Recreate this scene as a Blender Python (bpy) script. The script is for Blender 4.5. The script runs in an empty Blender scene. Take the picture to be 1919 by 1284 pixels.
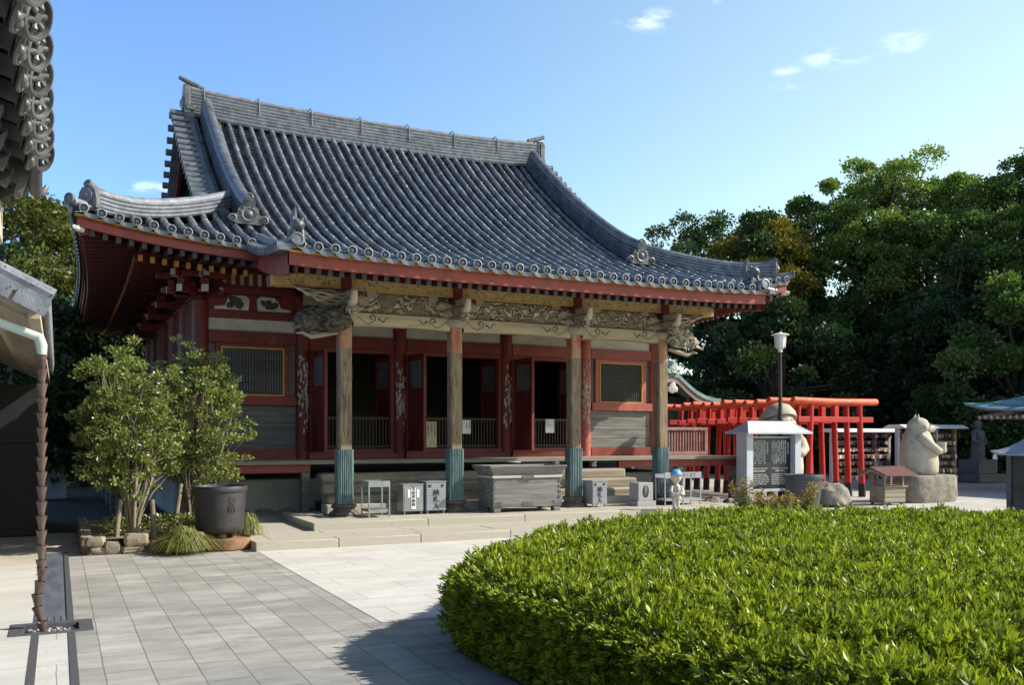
import bpy, math, random
import numpy as np
from mathutils import Vector, noise as mnoise
R = math.radians
SC = bpy.context.scene
COL = SC.collection
rng = np.random.default_rng(7)
random.seed(7)

# ------------------------------------------------------------------ camera, sky, sun, exposure
YAW = R(26.4)
cam = bpy.data.objects.new('camera', bpy.data.cameras.new('camera'))
COL.objects.link(cam)
cam.location = (0, 0, 1.6)
cam.rotation_euler = (R(90), 0, -YAW)
cam.data.sensor_width = 36.0
cam.data.lens = 1715 / 1919 * 36.0
cam.data.shift_y = 178 / 1919
cam.data.clip_end = 3000
SC.camera = cam

SUN_AZ, SUN_EL = R(114), R(36)
sun = bpy.data.objects.new('sun', bpy.data.lights.new('sun', 'SUN'))
COL.objects.link(sun)
sun.data.energy = 4.8
sun.data.angle = R(0.5)
sun.data.color = (1.0, 0.93, 0.82)
sun.rotation_euler = Vector((-math.sin(SUN_AZ) * math.cos(SUN_EL), -math.cos(SUN_AZ) * math.cos(SUN_EL), -math.sin(SUN_EL))).to_track_quat('-Z', 'Y').to_euler()

world = bpy.data.worlds.new('World')
SC.world = world
world.use_nodes = True
wn, wl = world.node_tree.nodes, world.node_tree.links
bg = wn['Background']
bg.inputs[1].default_value = 0.138
sky = wn.new('ShaderNodeTexSky')
sky.sky_type = 'NISHITA'
sky.sun_disc = False
sky.sun_elevation = SUN_EL
sky.sun_rotation = SUN_AZ
sky.air_density = 1.0
sky.dust_density = 0.6
sky.ozone_density = 2.2
# small wisps of cloud, placed by direction on the sky
tc = wn.new('ShaderNodeTexCoord')
mpg = wn.new('ShaderNodeMapping')
mpg.inputs['Scale'].default_value = (13, 13, 36)
nz = wn.new('ShaderNodeTexNoise')
nz.inputs['Scale'].default_value = 1.6
nz.inputs['Detail'].default_value = 8
nz.inputs['Roughness'].default_value = 0.62
wl.new(tc.outputs['Generated'], mpg.inputs[0])
wl.new(mpg.outputs[0], nz.inputs[0])
rmp = wn.new('ShaderNodeMapRange')
rmp.inputs[1].default_value = 0.47
rmp.inputs[2].default_value = 0.72
wl.new(nz.outputs[0], rmp.inputs[0])
prev = None
for (az, el, ra, re, amt) in ((34.9, 24.3, 2.4, .8, .55), (38.2, 25.3, 1.4, .8, .6), (46.1, 21.5, 2.7, .8, .5), (49.6, 21.7, 1.9, .7, .38), (43.2, 21.0, 1.2, .35, .3), (4.7, 14.3, 2.4, .5, .55), (43.4, 20.3, 1.5, .4, .3)):
    az, el, ra, re = R(az), R(el), R(ra), R(re)
    dot = wn.new('ShaderNodeVectorMath')
    dot.operation = 'SUBTRACT'
    wl.new(tc.outputs['Generated'], dot.inputs[0])
    dv = (math.sin(az) * math.cos(el), math.cos(az) * math.cos(el), math.sin(el))
    dot.inputs[1].default_value = dv
    sc = wn.new('ShaderNodeVectorMath')
    sc.operation = 'MULTIPLY'
    sc.inputs[1].default_value = (1 / ra, 1 / ra, 1 / re)
    wl.new(dot.outputs[0], sc.inputs[0])
    ln = wn.new('ShaderNodeVectorMath')
    ln.operation = 'LENGTH'
    wl.new(sc.outputs[0], ln.inputs[0])
    m = wn.new('ShaderNodeMapRange')
    m.interpolation_type = 'SMOOTHSTEP'
    m.inputs[1].default_value = 1.0
    m.inputs[2].default_value = 0.1
    m.inputs[3].default_value = 0.0
    m.inputs[4].default_value = amt
    wl.new(ln.outputs['Value'], m.inputs[0])
    if prev is None:
        prev = m.outputs[0]
    else:
        mx = wn.new('ShaderNodeMath')
        mx.operation = 'MAXIMUM'
        wl.new(prev, mx.inputs[0])
        wl.new(m.outputs[0], mx.inputs[1])
        prev = mx.outputs[0]
mul = wn.new('ShaderNodeMath')
mul.operation = 'MULTIPLY'
wl.new(prev, mul.inputs[0])
wl.new(rmp.outputs[0], mul.inputs[1])
mixc = wn.new('ShaderNodeMix')
mixc.data_type = 'RGBA'
wl.new(mul.outputs[0], mixc.inputs[0])
wl.new(sky.outputs[0], mixc.inputs[6])
mixc.inputs[7].default_value = (9.5, 9.7, 10.0, 1)
# the sky pales to cyan-white towards the sun's side
dp = wn.new('ShaderNodeVectorMath')
dp.operation = 'DOT_PRODUCT'
dp.inputs[1].default_value = (0.9, -0.436, 0)
wl.new(tc.outputs['Generated'], dp.inputs[0])
dm = wn.new('ShaderNodeMapRange')
dm.interpolation_type = 'SMOOTHSTEP'
dm.inputs[1].default_value = -0.4
dm.inputs[2].default_value = 0.45
wl.new(dp.outputs['Value'], dm.inputs[0])
gn = wn.new('ShaderNodeMix')
gn.data_type = 'RGBA'
wl.new(dm.outputs[0], gn.inputs[0])
gn.inputs[6].default_value = (0.87, 1.07, 1.3, 1)
gn.inputs[7].default_value = (1.5, 1.4, 1.05, 1)
gm_ = wn.new('ShaderNodeMix')
gm_.data_type = 'RGBA'
gm_.blend_type = 'MULTIPLY'
gm_.inputs[0].default_value = 1.0
wl.new(sky.outputs[0], gm_.inputs[6])
wl.new(gn.outputs[2], gm_.inputs[7])
# and deepens towards the zenith
sx = wn.new('ShaderNodeSeparateXYZ')
wl.new(tc.outputs['Generated'], sx.inputs[0])
zm = wn.new('ShaderNodeMapRange')
zm.interpolation_type = 'SMOOTHSTEP'
zm.inputs[1].default_value = 0.43
zm.inputs[2].default_value = 0.85
zm.inputs[3].default_value = 1.0
zm.inputs[4].default_value = 0.42
wl.new(sx.outputs[2], zm.inputs[0])
zs = wn.new('ShaderNodeVectorMath')
zs.operation = 'SCALE'
wl.new(gm_.outputs[2], zs.inputs[0])
wl.new(zm.outputs[0], zs.inputs['Scale'])
wl.new(zs.outputs[0], mixc.inputs[6])
wl.new(mixc.outputs[2], bg.inputs[0])

SC.view_settings.view_transform = 'Standard'
SC.view_settings.look = 'None'
SC.view_settings.exposure = 0.68
SC.view_settings.gamma = 1.0
SC.cycles.max_bounces = 6
SC.cycles.transparent_max_bounces = 6

# ------------------------------------------------------------------ materials
def mat(name, c1, c2=None, scale=3.0, rough=0.7, bump=0.2, bscale=40.0, stretch=(1, 1, 1), metal=0.0, spec=0.4,
        spot=None, spot_scale=9.0, spot_at=0.62, trans=0.0, attr=None, tone=0.0, rvar=0.12, bdist=0.01, detail=6):
    m = bpy.data.materials.new(name)
    m.use_nodes = True
    n, l = m.node_tree.nodes, m.node_tree.links
    p = n['Principled BSDF']
    c2 = c2 or tuple(x * 0.72 for x in c1)
    tcn = n.new('ShaderNodeTexCoord')
    mp = n.new('ShaderNodeMapping')
    mp.inputs['Scale'].default_value = stretch
    l.new(tcn.outputs['Object'], mp.inputs[0])
    t = n.new('ShaderNodeTexNoise')
    t.inputs['Scale'].default_value = scale
    t.inputs['Detail'].default_value = detail
    t.inputs['Roughness'].default_value = 0.62
    l.new(mp.outputs[0], t.inputs[0])
    fac = t.outputs[0]
    if attr:
        at = n.new('ShaderNodeAttribute')
        at.attribute_name = attr
        fac = at.outputs['Fac']
    mr = n.new('ShaderNodeMapRange')
    mr.inputs[1].default_value = 0.0 if attr else 0.3
    mr.inputs[2].default_value = 1.0 if attr else 0.7
    l.new(fac, mr.inputs[0])
    mx = n.new('ShaderNodeMix')
    mx.data_type = 'RGBA'
    l.new(mr.outputs[0], mx.inputs[0])
    mx.inputs[6].default_value = (*c2, 1)
    mx.inputs[7].default_value = (*c1, 1)
    colout = mx.outputs[2]
    if spot:
        t2 = n.new('ShaderNodeTexNoise')
        t2.inputs['Scale'].default_value = spot_scale
        t2.inputs['Detail'].default_value = 5
        t2.inputs['Roughness'].default_value = 0.65
        l.new(mp.outputs[0], t2.inputs[0])
        m2 = n.new('ShaderNodeMapRange')
        m2.inputs[1].default_value = spot_at
        m2.inputs[2].default_value = spot_at + 0.07
        l.new(t2.outputs[0], m2.inputs[0])
        x2 = n.new('ShaderNodeMix')
        x2.data_type = 'RGBA'
        l.new(m2.outputs[0], x2.inputs[0])
        l.new(colout, x2.inputs[6])
        x2.inputs[7].default_value = (*spot, 1)
        colout = x2.outputs[2]
    if tone:
        ta = n.new('ShaderNodeAttribute')
        ta.attribute_name = 'rnd'
        tr_ = n.new('ShaderNodeMapRange')
        tr_.inputs[3].default_value = 1 - tone
        tr_.inputs[4].default_value = 1 + tone
        l.new(ta.outputs['Fac'], tr_.inputs[0])
        tv = n.new('ShaderNodeVectorMath')
        tv.operation = 'SCALE'
        l.new(colout, tv.inputs[0])
        l.new(tr_.outputs[0], tv.inputs['Scale'])
        colout = tv.outputs[0]
    l.new(colout, p.inputs['Base Color'])
    p.inputs['Metallic'].default_value = metal
    p.inputs['Specular IOR Level'].default_value = spec
    if rvar:
        r = n.new('ShaderNodeMapRange')
        r.inputs[3].default_value = max(0.05, rough - rvar)
        r.inputs[4].default_value = min(1, rough + rvar)
        l.new(t.outputs[0], r.inputs[0])
        l.new(r.outputs[0], p.inputs['Roughness'])
    else:
        p.inputs['Roughness'].default_value = rough
    if bump:
        b = n.new('ShaderNodeBump')
        b.inputs['Strength'].default_value = bump
        b.inputs['Distance'].default_value = bdist
        t3 = n.new('ShaderNodeTexNoise')
        t3.inputs['Scale'].default_value = bscale
        t3.inputs['Detail'].default_value = 4
        l.new(mp.outputs[0], t3.inputs[0])
        l.new(t3.outputs[0], b.inputs['Height'])
        l.new(b.outputs[0], p.inputs['Normal'])
    if trans:
        tr = n.new('ShaderNodeBsdfTranslucent')
        ms = n.new('ShaderNodeMixShader')
        ms.inputs[0].default_value = trans
        gm = n.new('ShaderNodeMix')
        gm.data_type = 'RGBA'
        gm.blend_type = 'MULTIPLY'
        gm.inputs[0].default_value = 1.0
        l.new(colout, gm.inputs[6])
        gm.inputs[7].default_value = (1.25, 1.35, 0.5, 1)
        l.new(gm.outputs[2], tr.inputs[0])
        l.new(p.outputs[0], ms.inputs[1])
        l.new(tr.outputs[0], ms.inputs[2])
        l.new(ms.outputs[0], n['Material Output'].inputs[0])
    return m

def paving(name, c1, c2, mortar, bw, rh, rot=0.0, msize=0.006, rough=0.75, stain=0.25):
    m = bpy.data.materials.new(name)
    m.use_nodes = True
    n, l = m.node_tree.nodes, m.node_tree.links
    p = n['Principled BSDF']
    tcn = n.new('ShaderNodeTexCoord')
    mp = n.new('ShaderNodeMapping')
    mp.inputs['Rotation'].default_value = (0, 0, rot)
    l.new(tcn.outputs['Object'], mp.inputs[0])
    # slight wobble so that the joints are not ruled lines
    wob = n.new('ShaderNodeTexNoise')
    wob.inputs['Scale'].default_value = 2.5
    wob.inputs['Detail'].default_value = 3
    l.new(mp.outputs[0], wob.inputs[0])
    wsub = n.new('ShaderNodeVectorMath')
    wsub.operation = 'MULTIPLY_ADD'
    wsub.inputs[1].default_value = (0.02, 0.02, 0)
    l.new(wob.outputs[1], wsub.inputs[0])
    l.new(mp.outputs[0], wsub.inputs[2])
    br = n.new('ShaderNodeTexBrick')
    br.inputs['Scale'].default_value = 1.0
    br.inputs['Brick Width'].default_value = bw
    br.inputs['Row Height'].default_value = rh
    br.inputs['Mortar Size'].default_value = msize
    br.inputs['Mortar Smooth'].default_value = 0.3
    br.inputs['Color1'].default_value = (*c1, 1)
    br.inputs['Color2'].default_value = (*c2, 1)
    br.inputs['Mortar'].default_value = (*mortar, 1)
    br.offset = 0.37
    l.new(wsub.outputs[0], br.inputs[0])
    t = n.new('ShaderNodeTexNoise')
    t.inputs['Scale'].default_value = 1.1
    t.inputs['Detail'].default_value = 9
    t.inputs['Roughness'].default_value = 0.7
    mp2 = n.new('ShaderNodeMapping')
    mp2.inputs['Scale'].default_value = (1, 2.6, 1)
    l.new(tcn.outputs['Object'], mp2.inputs[0])
    l.new(mp2.outputs[0], t.inputs[0])
    mr = n.new('ShaderNodeMapRange')
    mr.inputs[1].default_value = 0.3
    mr.inputs[2].default_value = 0.7
    mr.inputs[3].default_value = 1 - stain
    mr.inputs[4].default_value = 1 + stain * 0.5
    l.new(t.outputs[0], mr.inputs[0])
    sp = n.new('ShaderNodeTexNoise')
    sp.inputs['Scale'].default_value = 130
    sp.inputs['Detail'].default_value = 2
    l.new(tcn.outputs['Object'], sp.inputs[0])
    ms = n.new('ShaderNodeMapRange')
    ms.inputs[1].default_value = 0.25
    ms.inputs[2].default_value = 0.75
    ms.inputs[3].default_value = 0.78
    ms.inputs[4].default_value = 1.2
    l.new(sp.outputs[0], ms.inputs[0])
    mm = n.new('ShaderNodeMath')
    mm.operation = 'MULTIPLY'
    l.new(mr.outputs[0], mm.inputs[0])
    l.new(ms.outputs[0], mm.inputs[1])
    vm = n.new('ShaderNodeVectorMath')
    vm.operation = 'SCALE'
    l.new(br.outputs[0], vm.inputs[0])
    l.new(mm.outputs[0], vm.inputs['Scale'])
    l.new(vm.outputs[0], p.inputs['Base Color'])
    p.inputs['Roughness'].default_value = rough
    b = n.new('ShaderNodeBump')
    b.inputs['Strength'].default_value = 0.6
    b.inputs['Distance'].default_value = 0.004
    inv = n.new('ShaderNodeMath')
    inv.operation = 'MULTIPLY_ADD'
    inv.inputs[1].default_value = -1.0
    l.new(br.outputs['Fac'], inv.inputs[0])
    l.new(sp.outputs[0], inv.inputs[2])
    l.new(inv.outputs[0], b.inputs['Height'])
    l.new(b.outputs[0], p.inputs['Normal'])
    return m

M = {}
M['tile'] = mat('smoked_clay_tile', (.155, .173, .2), (.05, .06, .08), 3.2, .36, .3, 50, tone=.55, metal=.1, spec=.65, spot=(.022, .026, .036), spot_scale=6, spot_at=.62, rvar=.14)
M['tile_hollow'] = mat('dark_recessed_tile', (.075, .085, .1), (.03, .036, .045), 3, .6, .2, 50)
M['tile_rim'] = mat('pale_tile_rim', (.3, .32, .35), (.16, .18, .2), 5, .5, .2, 50)  # raised rims of the end discs, paler than their hollow centres
M['tile_pale'] = mat('weathered_sunlit_tile', (.245, .265, .3), (.085, .097, .12), 7, .5, .35, 50, metal=.1, spec=.5, spot=(.05, .055, .06), spot_scale=14, spot_at=.6)  # ridge tile coloured paler than the roof for the light it catches
M['tile_dark'] = mat('dark_clay_ornament', (.15, .155, .16), (.05, .052, .058), 5, .42, .3, 40)
M['red'] = mat('vermilion_paint', (.17, .02, .012), (.085, .011, .008), 2.5, .6, .15, 30, stretch=(1, 1, .5), spot=(.16, .045, .03), spot_scale=6, spot_at=.6)
M['redbright'] = mat('bright_red_beam', (.27, .05, .034), (.15, .026, .019), 3, .55, .12, 30)
M['redlit'] = mat('sunlit_red_paint', (.42, .12, .09), (.25, .055, .04), 3.5, .7, .2, 30, spot=(.3, .22, .19), spot_scale=8, spot_at=.62)  # paler red that carries the sunlight at the right end of the front
M['reddark'] = mat('shade_dark_red', (.075, .009, .006), (.04, .006, .005), 3, .7, .1, 30)  # red deepened in colour for the shade under the eaves
M['darkend'] = mat('dark_rafter_end', (.035, .037, .05), (.02, .02, .025), 6, .6)
M['yellow'] = mat('yellow_ochre_paint', (.55, .28, .05), (.36, .17, .03), 6, .6, .1, 40)
M['white'] = mat('white_plaster', (.5, .47, .4), (.34, .315, .26), 3, .85, .15, 30)
M['whitepaint'] = mat('white_gofun_paint', (.62, .58, .52), (.34, .31, .27), 7, .8, .25, 40)
M['beam'] = mat('pale_painted_beam', (.42, .355, .235), (.24, .195, .12), 5, .75, .2, 40, stretch=(.25, 1, 3), spot=(.2, .16, .1), spot_scale=5, spot_at=.64)
M['floral'] = mat('ochre_beam_with_painted_leaves', (.5, .37, .16), (.4, .28, .1), 6, .7, .1, 40, spot=(.13, .13, .1), spot_scale=21, spot_at=.53)
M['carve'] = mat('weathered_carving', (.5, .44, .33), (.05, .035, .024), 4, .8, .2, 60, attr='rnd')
M['carvedark'] = mat('dark_netted_carving', (.12, .1, .075), (.012, .01, .008), 4, .8, .4, 70, attr='rnd')
M['postwood'] = mat('bare_brown_timber', (.29, .215, .135), (.11, .075, .045), 3, .8, .4, 26, stretch=(9, 9, .9), spot=(.06, .04, .025), spot_scale=3.5, spot_at=.57)
M['greywood'] = mat('silvered_board', (.25, .24, .22), (.085, .08, .072), 2.2, .85, .4, 22, stretch=(.5, 3, 9), spot=(.07, .065, .06), spot_scale=3, spot_at=.62)
M['greyboard'] = mat('grey_weathered_panel', (.125, .122, .12), (.06, .058, .057), 2.2, .85, .3, 22, stretch=(.5, 3, 9))
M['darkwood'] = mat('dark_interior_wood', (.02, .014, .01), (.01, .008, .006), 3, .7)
M['stair'] = mat('weathered_stair_timber', (.33, .28, .21), (.15, .125, .095), 2, .85, .35, 20, stretch=(.4, 3, 7), spot=(.09, .075, .06), spot_scale=3, spot_at=.6)
M['copper'] = mat('verdigris_copper', (.17, .25, .25), (.05, .095, .105), 6, .5, .15, 30, stretch=(4, 4, .6), metal=.25, spec=.5)
M['copperpale'] = mat('pale_verdigris_copper', (.5, .57, .51), (.38, .45, .4), 5, .6)
M['granite'] = mat('beige_granite', (.47, .43, .36), (.31, .285, .235), 60, .8, .3, 90, spot=(.2, .16, .12), spot_scale=3.2, spot_at=.68, detail=3)
M['granitegrey'] = mat('grey_granite', (.4, .4, .4), (.22, .22, .23), 80, .6, .2, 90, detail=3)
M['basestone'] = mat('dark_weathered_base', (.16, .13, .11), (.06, .045, .04), 9, .7, .4, 30)
M['steel'] = mat('brushed_steel', (.36, .365, .37), (.24, .25, .26), 4, .42, .05, 60, metal=.7, rvar=.08)
M['steelpaint'] = mat('grey_enamel_metal', (.33, .34, .365), (.24, .25, .275), 4, .45, .05, 60)
M['iron'] = mat('black_cast_iron', (.065, .06, .066), (.04, .037, .042), 5, .5, .3, 40, metal=.35, spec=.5, spot=(.045, .03, .026), spot_scale=4, spot_at=.62)
M['rust'] = mat('rusty_terracotta', (.34, .2, .11), (.19, .1, .055), 6, .8, .25, 40)
M['torii'] = mat('torii_vermilion', (.52, .024, .013), (.38, .014, .01), 2, .55, .1, 40, spot=(.33, .05, .035), spot_scale=4, spot_at=.6)
M['toriitop'] = mat('sunlit_faded_torii_beam', (.72, .15, .05), (.5, .06, .025), 3, .6, .1, 40, spot=(.6, .22, .12), spot_scale=4, spot_at=.62)  # orange tone carries the sun on the top beams; spots are faded paint
M['black'] = mat('black_paint', (.016, .016, .018), (.01, .01, .01), 5, .5)
M['blackboard'] = mat('black_sign_panel', (.02, .023, .03), (.014, .016, .02), 5, .4, 0)
M['ink'] = mat('black_ink', (.012, .012, .013), None, 5, .8, 0)
M['paper'] = mat('white_paper', (.78, .78, .76), (.66, .66, .64), 6, .85, .05)
M['paperold'] = mat('yellowed_paper', (.55, .48, .33), (.42, .36, .24), 6, .85, .05)
M['whitemetal'] = mat('white_painted_metal', (.72, .73, .75), (.6, .61, .63), 3, .4, .05)
M['bluewhite'] = mat('weathered_white_sign_paint', (.5, .53, .58), (.4, .43, .48), 3, .5, .05)
M['lampglass'] = mat('milky_lamp_glass', (.72, .73, .73), (.62, .63, .63), 3, .3, 0)
M['pole'] = mat('brown_painted_pole', (.055, .035, .034), (.035, .022, .02), 3, .45, .05)
M['stone'] = mat('carved_statue_stone', (.48, .43, .34), (.32, .28, .22), 5, .8, .3, 60, spot=(.25, .2, .15), spot_scale=4, spot_at=.64)
M['rock'] = mat('rough_rock', (.3, .26, .21), (.11, .095, .08), 5, .85, .6, 18, bdist=.03)
M['bedstone'] = mat('tan_edging_stone', (.34, .28, .21), (.17, .14, .105), 7, .85, .5, 22, bdist=.02)
M['soil'] = mat('bed_soil', (.26, .19, .12), (.13, .09, .06), 8, .9, .5, 60)
M['bark'] = mat('pale_bark', (.3, .25, .18), (.14, .11, .08), 4, .85, .4, 25, stretch=(3, 3, .8))
M['barkdark'] = mat('dark_bark', (.07, .055, .042), (.03, .024, .018), 3, .9, .5, 10, stretch=(2, 2, .5))
M['pinkred'] = mat('faded_pink_paint', (.45, .17, .17), (.33, .12, .12), 3, .6, .08)
M['roofred'] = mat('brown_red_sheet_roof', (.15, .06, .055), (.1, .042, .04), 3, .5, .06)
M['glassdark'] = mat('dark_window_glass', (.03, .04, .045), (.02, .025, .03), 2, .15, 0, spec=.6)
M['paneglass'] = mat('dusty_green_pane', (.12, .15, .14), (.08, .1, .095), 3, .3, 0, spec=.5)
M['soffitpale'] = mat('pale_timber_soffit', (.5, .44, .34), (.36, .31, .23), 2, .8, .1, 20, stretch=(3, .5, 1))
M['chain'] = mat('brown_copper_cup', (.17, .115, .09), (.09, .06, .05), 6, .5, .2, 40, metal=.3, spec=.5)
M['pebble'] = mat('river_pebble', (.45, .43, .41), (.12, .12, .12), 30, .7, .2, attr='rnd')
M['darkgranite'] = mat('dark_border_granite', (.1, .1, .11), (.055, .055, .06), 70, .6, .2, 90, detail=3)
M['draincover'] = mat('steel_drain_cover', (.2, .22, .27), (.11, .125, .16), 3, .4, .1, 40, metal=.3, spec=.5, stretch=(3, .5, 1))
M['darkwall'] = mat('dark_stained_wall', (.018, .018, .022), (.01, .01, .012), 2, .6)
M['skin'] = mat('painted_skin_tone', (.62, .46, .34), (.55, .4, .3), 5, .6, 0)
M['capblue'] = mat('sky_blue_cap_paint', (.15, .4, .62), (.12, .34, .55), 5, .5, 0)
def leafmat(name, lo, hi, trans=.35, rough=.45, spec=.45):
    return mat(name, hi, lo, 3, rough, 0, attr='rnd', trans=trans, rvar=0, spec=spec)
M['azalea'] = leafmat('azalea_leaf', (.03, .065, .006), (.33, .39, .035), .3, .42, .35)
M['camphor'] = leafmat('broad_leaf_canopy', (.035, .075, .018), (.14, .21, .048), .38)
M['camphor2'] = leafmat('lighter_leaf_canopy', (.05, .095, .02), (.19, .265, .06), .38)
M['darkleaf'] = leafmat('dark_evergreen_and_shade_canopy', (.014, .038, .013), (.048, .088, .026), .3)
M['autumn'] = leafmat('yellowing_canopy', (.1, .1, .015), (.28, .22, .03), .35)
M['olive'] = leafmat('olive_brown_canopy', (.05, .065, .016), (.17, .18, .045), .35)
M['shrub'] = leafmat('glossy_shrub_leaf', (.03, .055, .012), (.29, .33, .09), .25, .36, .55)
M['grass'] = leafmat('tuft_grass', (.07, .09, .02), (.34, .33, .1), .3)
M['nandina'] = leafmat('red_tipped_leaf', (.12, .18, .03), (.42, .17, .05), .35)
M['postred'] = mat('post_top_with_red_remains', (.3, .05, .03), (.36, .26, .16), 3, .75, .2, 30, stretch=(2, 2, .8))
M['core'] = mat('shade_dark_core', (.012, .016, .008), (.006, .008, .005), 5, .9, 0)

# ------------------------------------------------------------------ mesh helpers
WLOC = {}
class MB:
    """collects vertices and faces for ONE mesh object"""
    def __init__(s):
        s.V, s.F, s.MI, s.A, s.n, s.C = [], [], [], [], 0, []
    def add(s, V, F, mi=0, a=None):
        V = np.asarray(V, float).reshape(-1, 3)
        s.V.append(V)
        s.A.append(np.full(len(V), 0.5) if a is None else np.asarray(a, float).reshape(-1))
        o = s.n
        s.F += [tuple(i + o for i in f) for f in F]
        s.MI += [mi] * len(F)
        s.C += [len(s.V) - 1] * len(F)
        s.n += len(V)
        return s
    def box(s, c, d, rz=0.0, mi=0, tilt=None):
        x, y, z = d[0] / 2, d[1] / 2, d[2] / 2
        V = np.array([[a * x, b * y, e * z] for e in (-1, 1) for b in (-1, 1) for a in (-1, 1)])
        if tilt:
            V = rotx(V, tilt[0]); V = roty(V, tilt[1])
        V = rotz(V, rz) + np.array(c)
        return s.add(V, [(0, 2, 3, 1), (4, 5, 7, 6), (0, 1, 5, 4), (2, 6, 7, 3), (1, 3, 7, 5), (0, 4, 6, 2)], mi)
    def bb(s, x0, x1, y0, y1, z0, z1, mi=0):
        return s.box(((x0 + x1) / 2, (y0 + y1) / 2, (z0 + z1) / 2), (x1 - x0, y1 - y0, z1 - z0), 0, mi)
    def beam(s, p0, p1, w, h, mi=0, endmi=None, up=(0, 0, 1)):
        p0, p1 = np.array(p0, float), np.array(p1, float)
        t = p1 - p0
        t /= np.linalg.norm(t)
        sd = np.cross(t, np.array(up, float)); sd /= np.linalg.norm(sd)
        u = np.cross(sd, t)
        V = [p + sd * a * w / 2 + u * b * h / 2 for p in (p0, p1) for a, b in ((-1, -1), (1, -1), (1, 1), (-1, 1))]
        s.add(V, [(0, 1, 5, 4), (1, 2, 6, 5), (2, 3, 7, 6), (3, 0, 4, 7)], mi)
        s.add(V, [(0, 3, 2, 1), (4, 5, 6, 7)], mi if endmi is None else endmi)
        return s
    def tube(s, pts, rad, n=8, mi=0, caps=True, a=None):
        P = np.asarray(pts, float)
        k = len(P)
        rad = np.full(k, rad, float) if np.isscalar(rad) else np.asarray(rad, float)
        T = np.gradient(P, axis=0)
        T /= np.linalg.norm(T, axis=1)[:, None] + 1e-12
        ref = np.array([0, 0, 1.0]) if abs(T[:, 2]).max() < .92 else np.array([1.0, 0.13, 0])
        if abs(T @ ref).max() > .97:
            ref = np.array([0.2, 1.0, 0.1])
        S = np.cross(T, ref); S /= np.linalg.norm(S, axis=1)[:, None] + 1e-12
        U = np.cross(S, T)
        th = np.linspace(0, 2 * np.pi, n, endpoint=False)
        V = P[:, None, :] + rad[:, None, None] * (np.cos(th)[None, :, None] * S[:, None, :] + np.sin(th)[None, :, None] * U[:, None, :])
        F = [(i * n + j, i * n + (j + 1) % n, (i + 1) * n + (j + 1) % n, (i + 1) * n + j) for i in range(k - 1) for j in range(n)]
        if caps:
            F += [tuple(range(n - 1, -1, -1)), tuple((k - 1) * n + j for j in range(n))]
        return s.add(V, F, mi, None if a is None else np.full(k * n, a))
    def cyl(s, p0, p1, r0, r1=None, n=12, mi=0):
        r1 = r0 if r1 is None else r1
        return s.tube([p0, p1], [r0, r1], n, mi)
    def lathe(s, c, prof, n=20, axis=(0, 0, 1), mi=0, squash=1.0, caps=True):
        """prof: (radius, height) pairs along the axis from c"""
        ax = np.array(axis, float); ax /= np.linalg.norm(ax)
        ref = np.array([1.0, 0, 0]) if abs(ax[0]) < .9 else np.array([0, 1.0, 0])
        S = np.cross(ax, ref); S /= np.linalg.norm(S)
        U = np.cross(ax, S)
        th = np.linspace(0, 2 * np.pi, n, endpoint=False)
        V = [np.array(c) + ax * h + r * (np.cos(t) * S + np.sin(t) * U * squash) for r, h in prof for t in th]
        k = len(prof)
        F = [(i * n + j, i * n + (j + 1) % n, (i + 1) * n + (j + 1) % n, (i + 1) * n + j) for i in range(k - 1) for j in range(n)]
        if caps:
            F += [tuple(range(n - 1, -1, -1)), tuple((k - 1) * n + j for j in range(n))]
        return s.add(V, F, mi)
    def grid(s, G, mi=0, a=None, flip=False):
        G = np.asarray(G, float)
        A, B = G.shape[:2]
        F = [(i * B + j, i * B + j + 1, (i + 1) * B + j + 1, (i + 1) * B + j) for i in range(A - 1) for j in range(B - 1)]
        if flip:
            F = [f[::-1] for f in F]
        return s.add(G.reshape(-1, 3), F, mi, a)
    def prism(s, poly, O, U, W, N, depth, mi=0):
        """polygon in the plane (O; U, W) pushed along N by depth"""
        O, U, W, N = (np.array(q, float) for q in (O, U, W, N))
        k = len(poly)
        b = [O + U * x + W * y for x, y in poly]
        V = b + [p + N * depth for p in b]
        F = [tuple(range(k - 1, -1, -1)), tuple(range(k, 2 * k))] + [(i, (i + 1) % k, k + (i + 1) % k, k + i) for i in range(k)]
        return s.add(V, F, mi)
    def blob(s, c, r, nu=20, nv=14, amp=0.0, freq=3.0, seed=0, rz=0.0, mi=0, aamp=0.5, ridged=False, tilt=None):
        th = np.linspace(0, 2 * np.pi, nu, endpoint=False)
        ph = np.linspace(0, np.pi, nv)
        D = np.array([[np.sin(p) * np.cos(t), np.sin(p) * np.sin(t), np.cos(p)] for p in ph for t in th])
        q = np.array([mnoise.noise(Vector(d * freq) + Vector((seed * 3.1, seed * 1.7, seed))) for d in D])
        q2 = np.array([mnoise.noise(Vector(d * freq * 2.3) + Vector((seed, seed * 5.7, seed))) for d in D])
        h = q + .5 * q2
        if ridged:
            h = 1 - 2 * np.abs(h) - .5
        V = D * (1 + amp * h)[:, None] * np.array(r)
        if tilt:
            V = rotx(V, tilt[0]); V = roty(V, tilt[1])
        V = rotz(V, rz) + np.array(c)
        F = [(i * nu + j, (i + 1) * nu + j, (i + 1) * nu + (j + 1) % nu, i * nu + (j + 1) % nu) for i in range(nv - 1) for j in range(nu)]
        return s.add(V, F, mi, np.clip(.5 + aamp * h, 0, 1))
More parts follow.
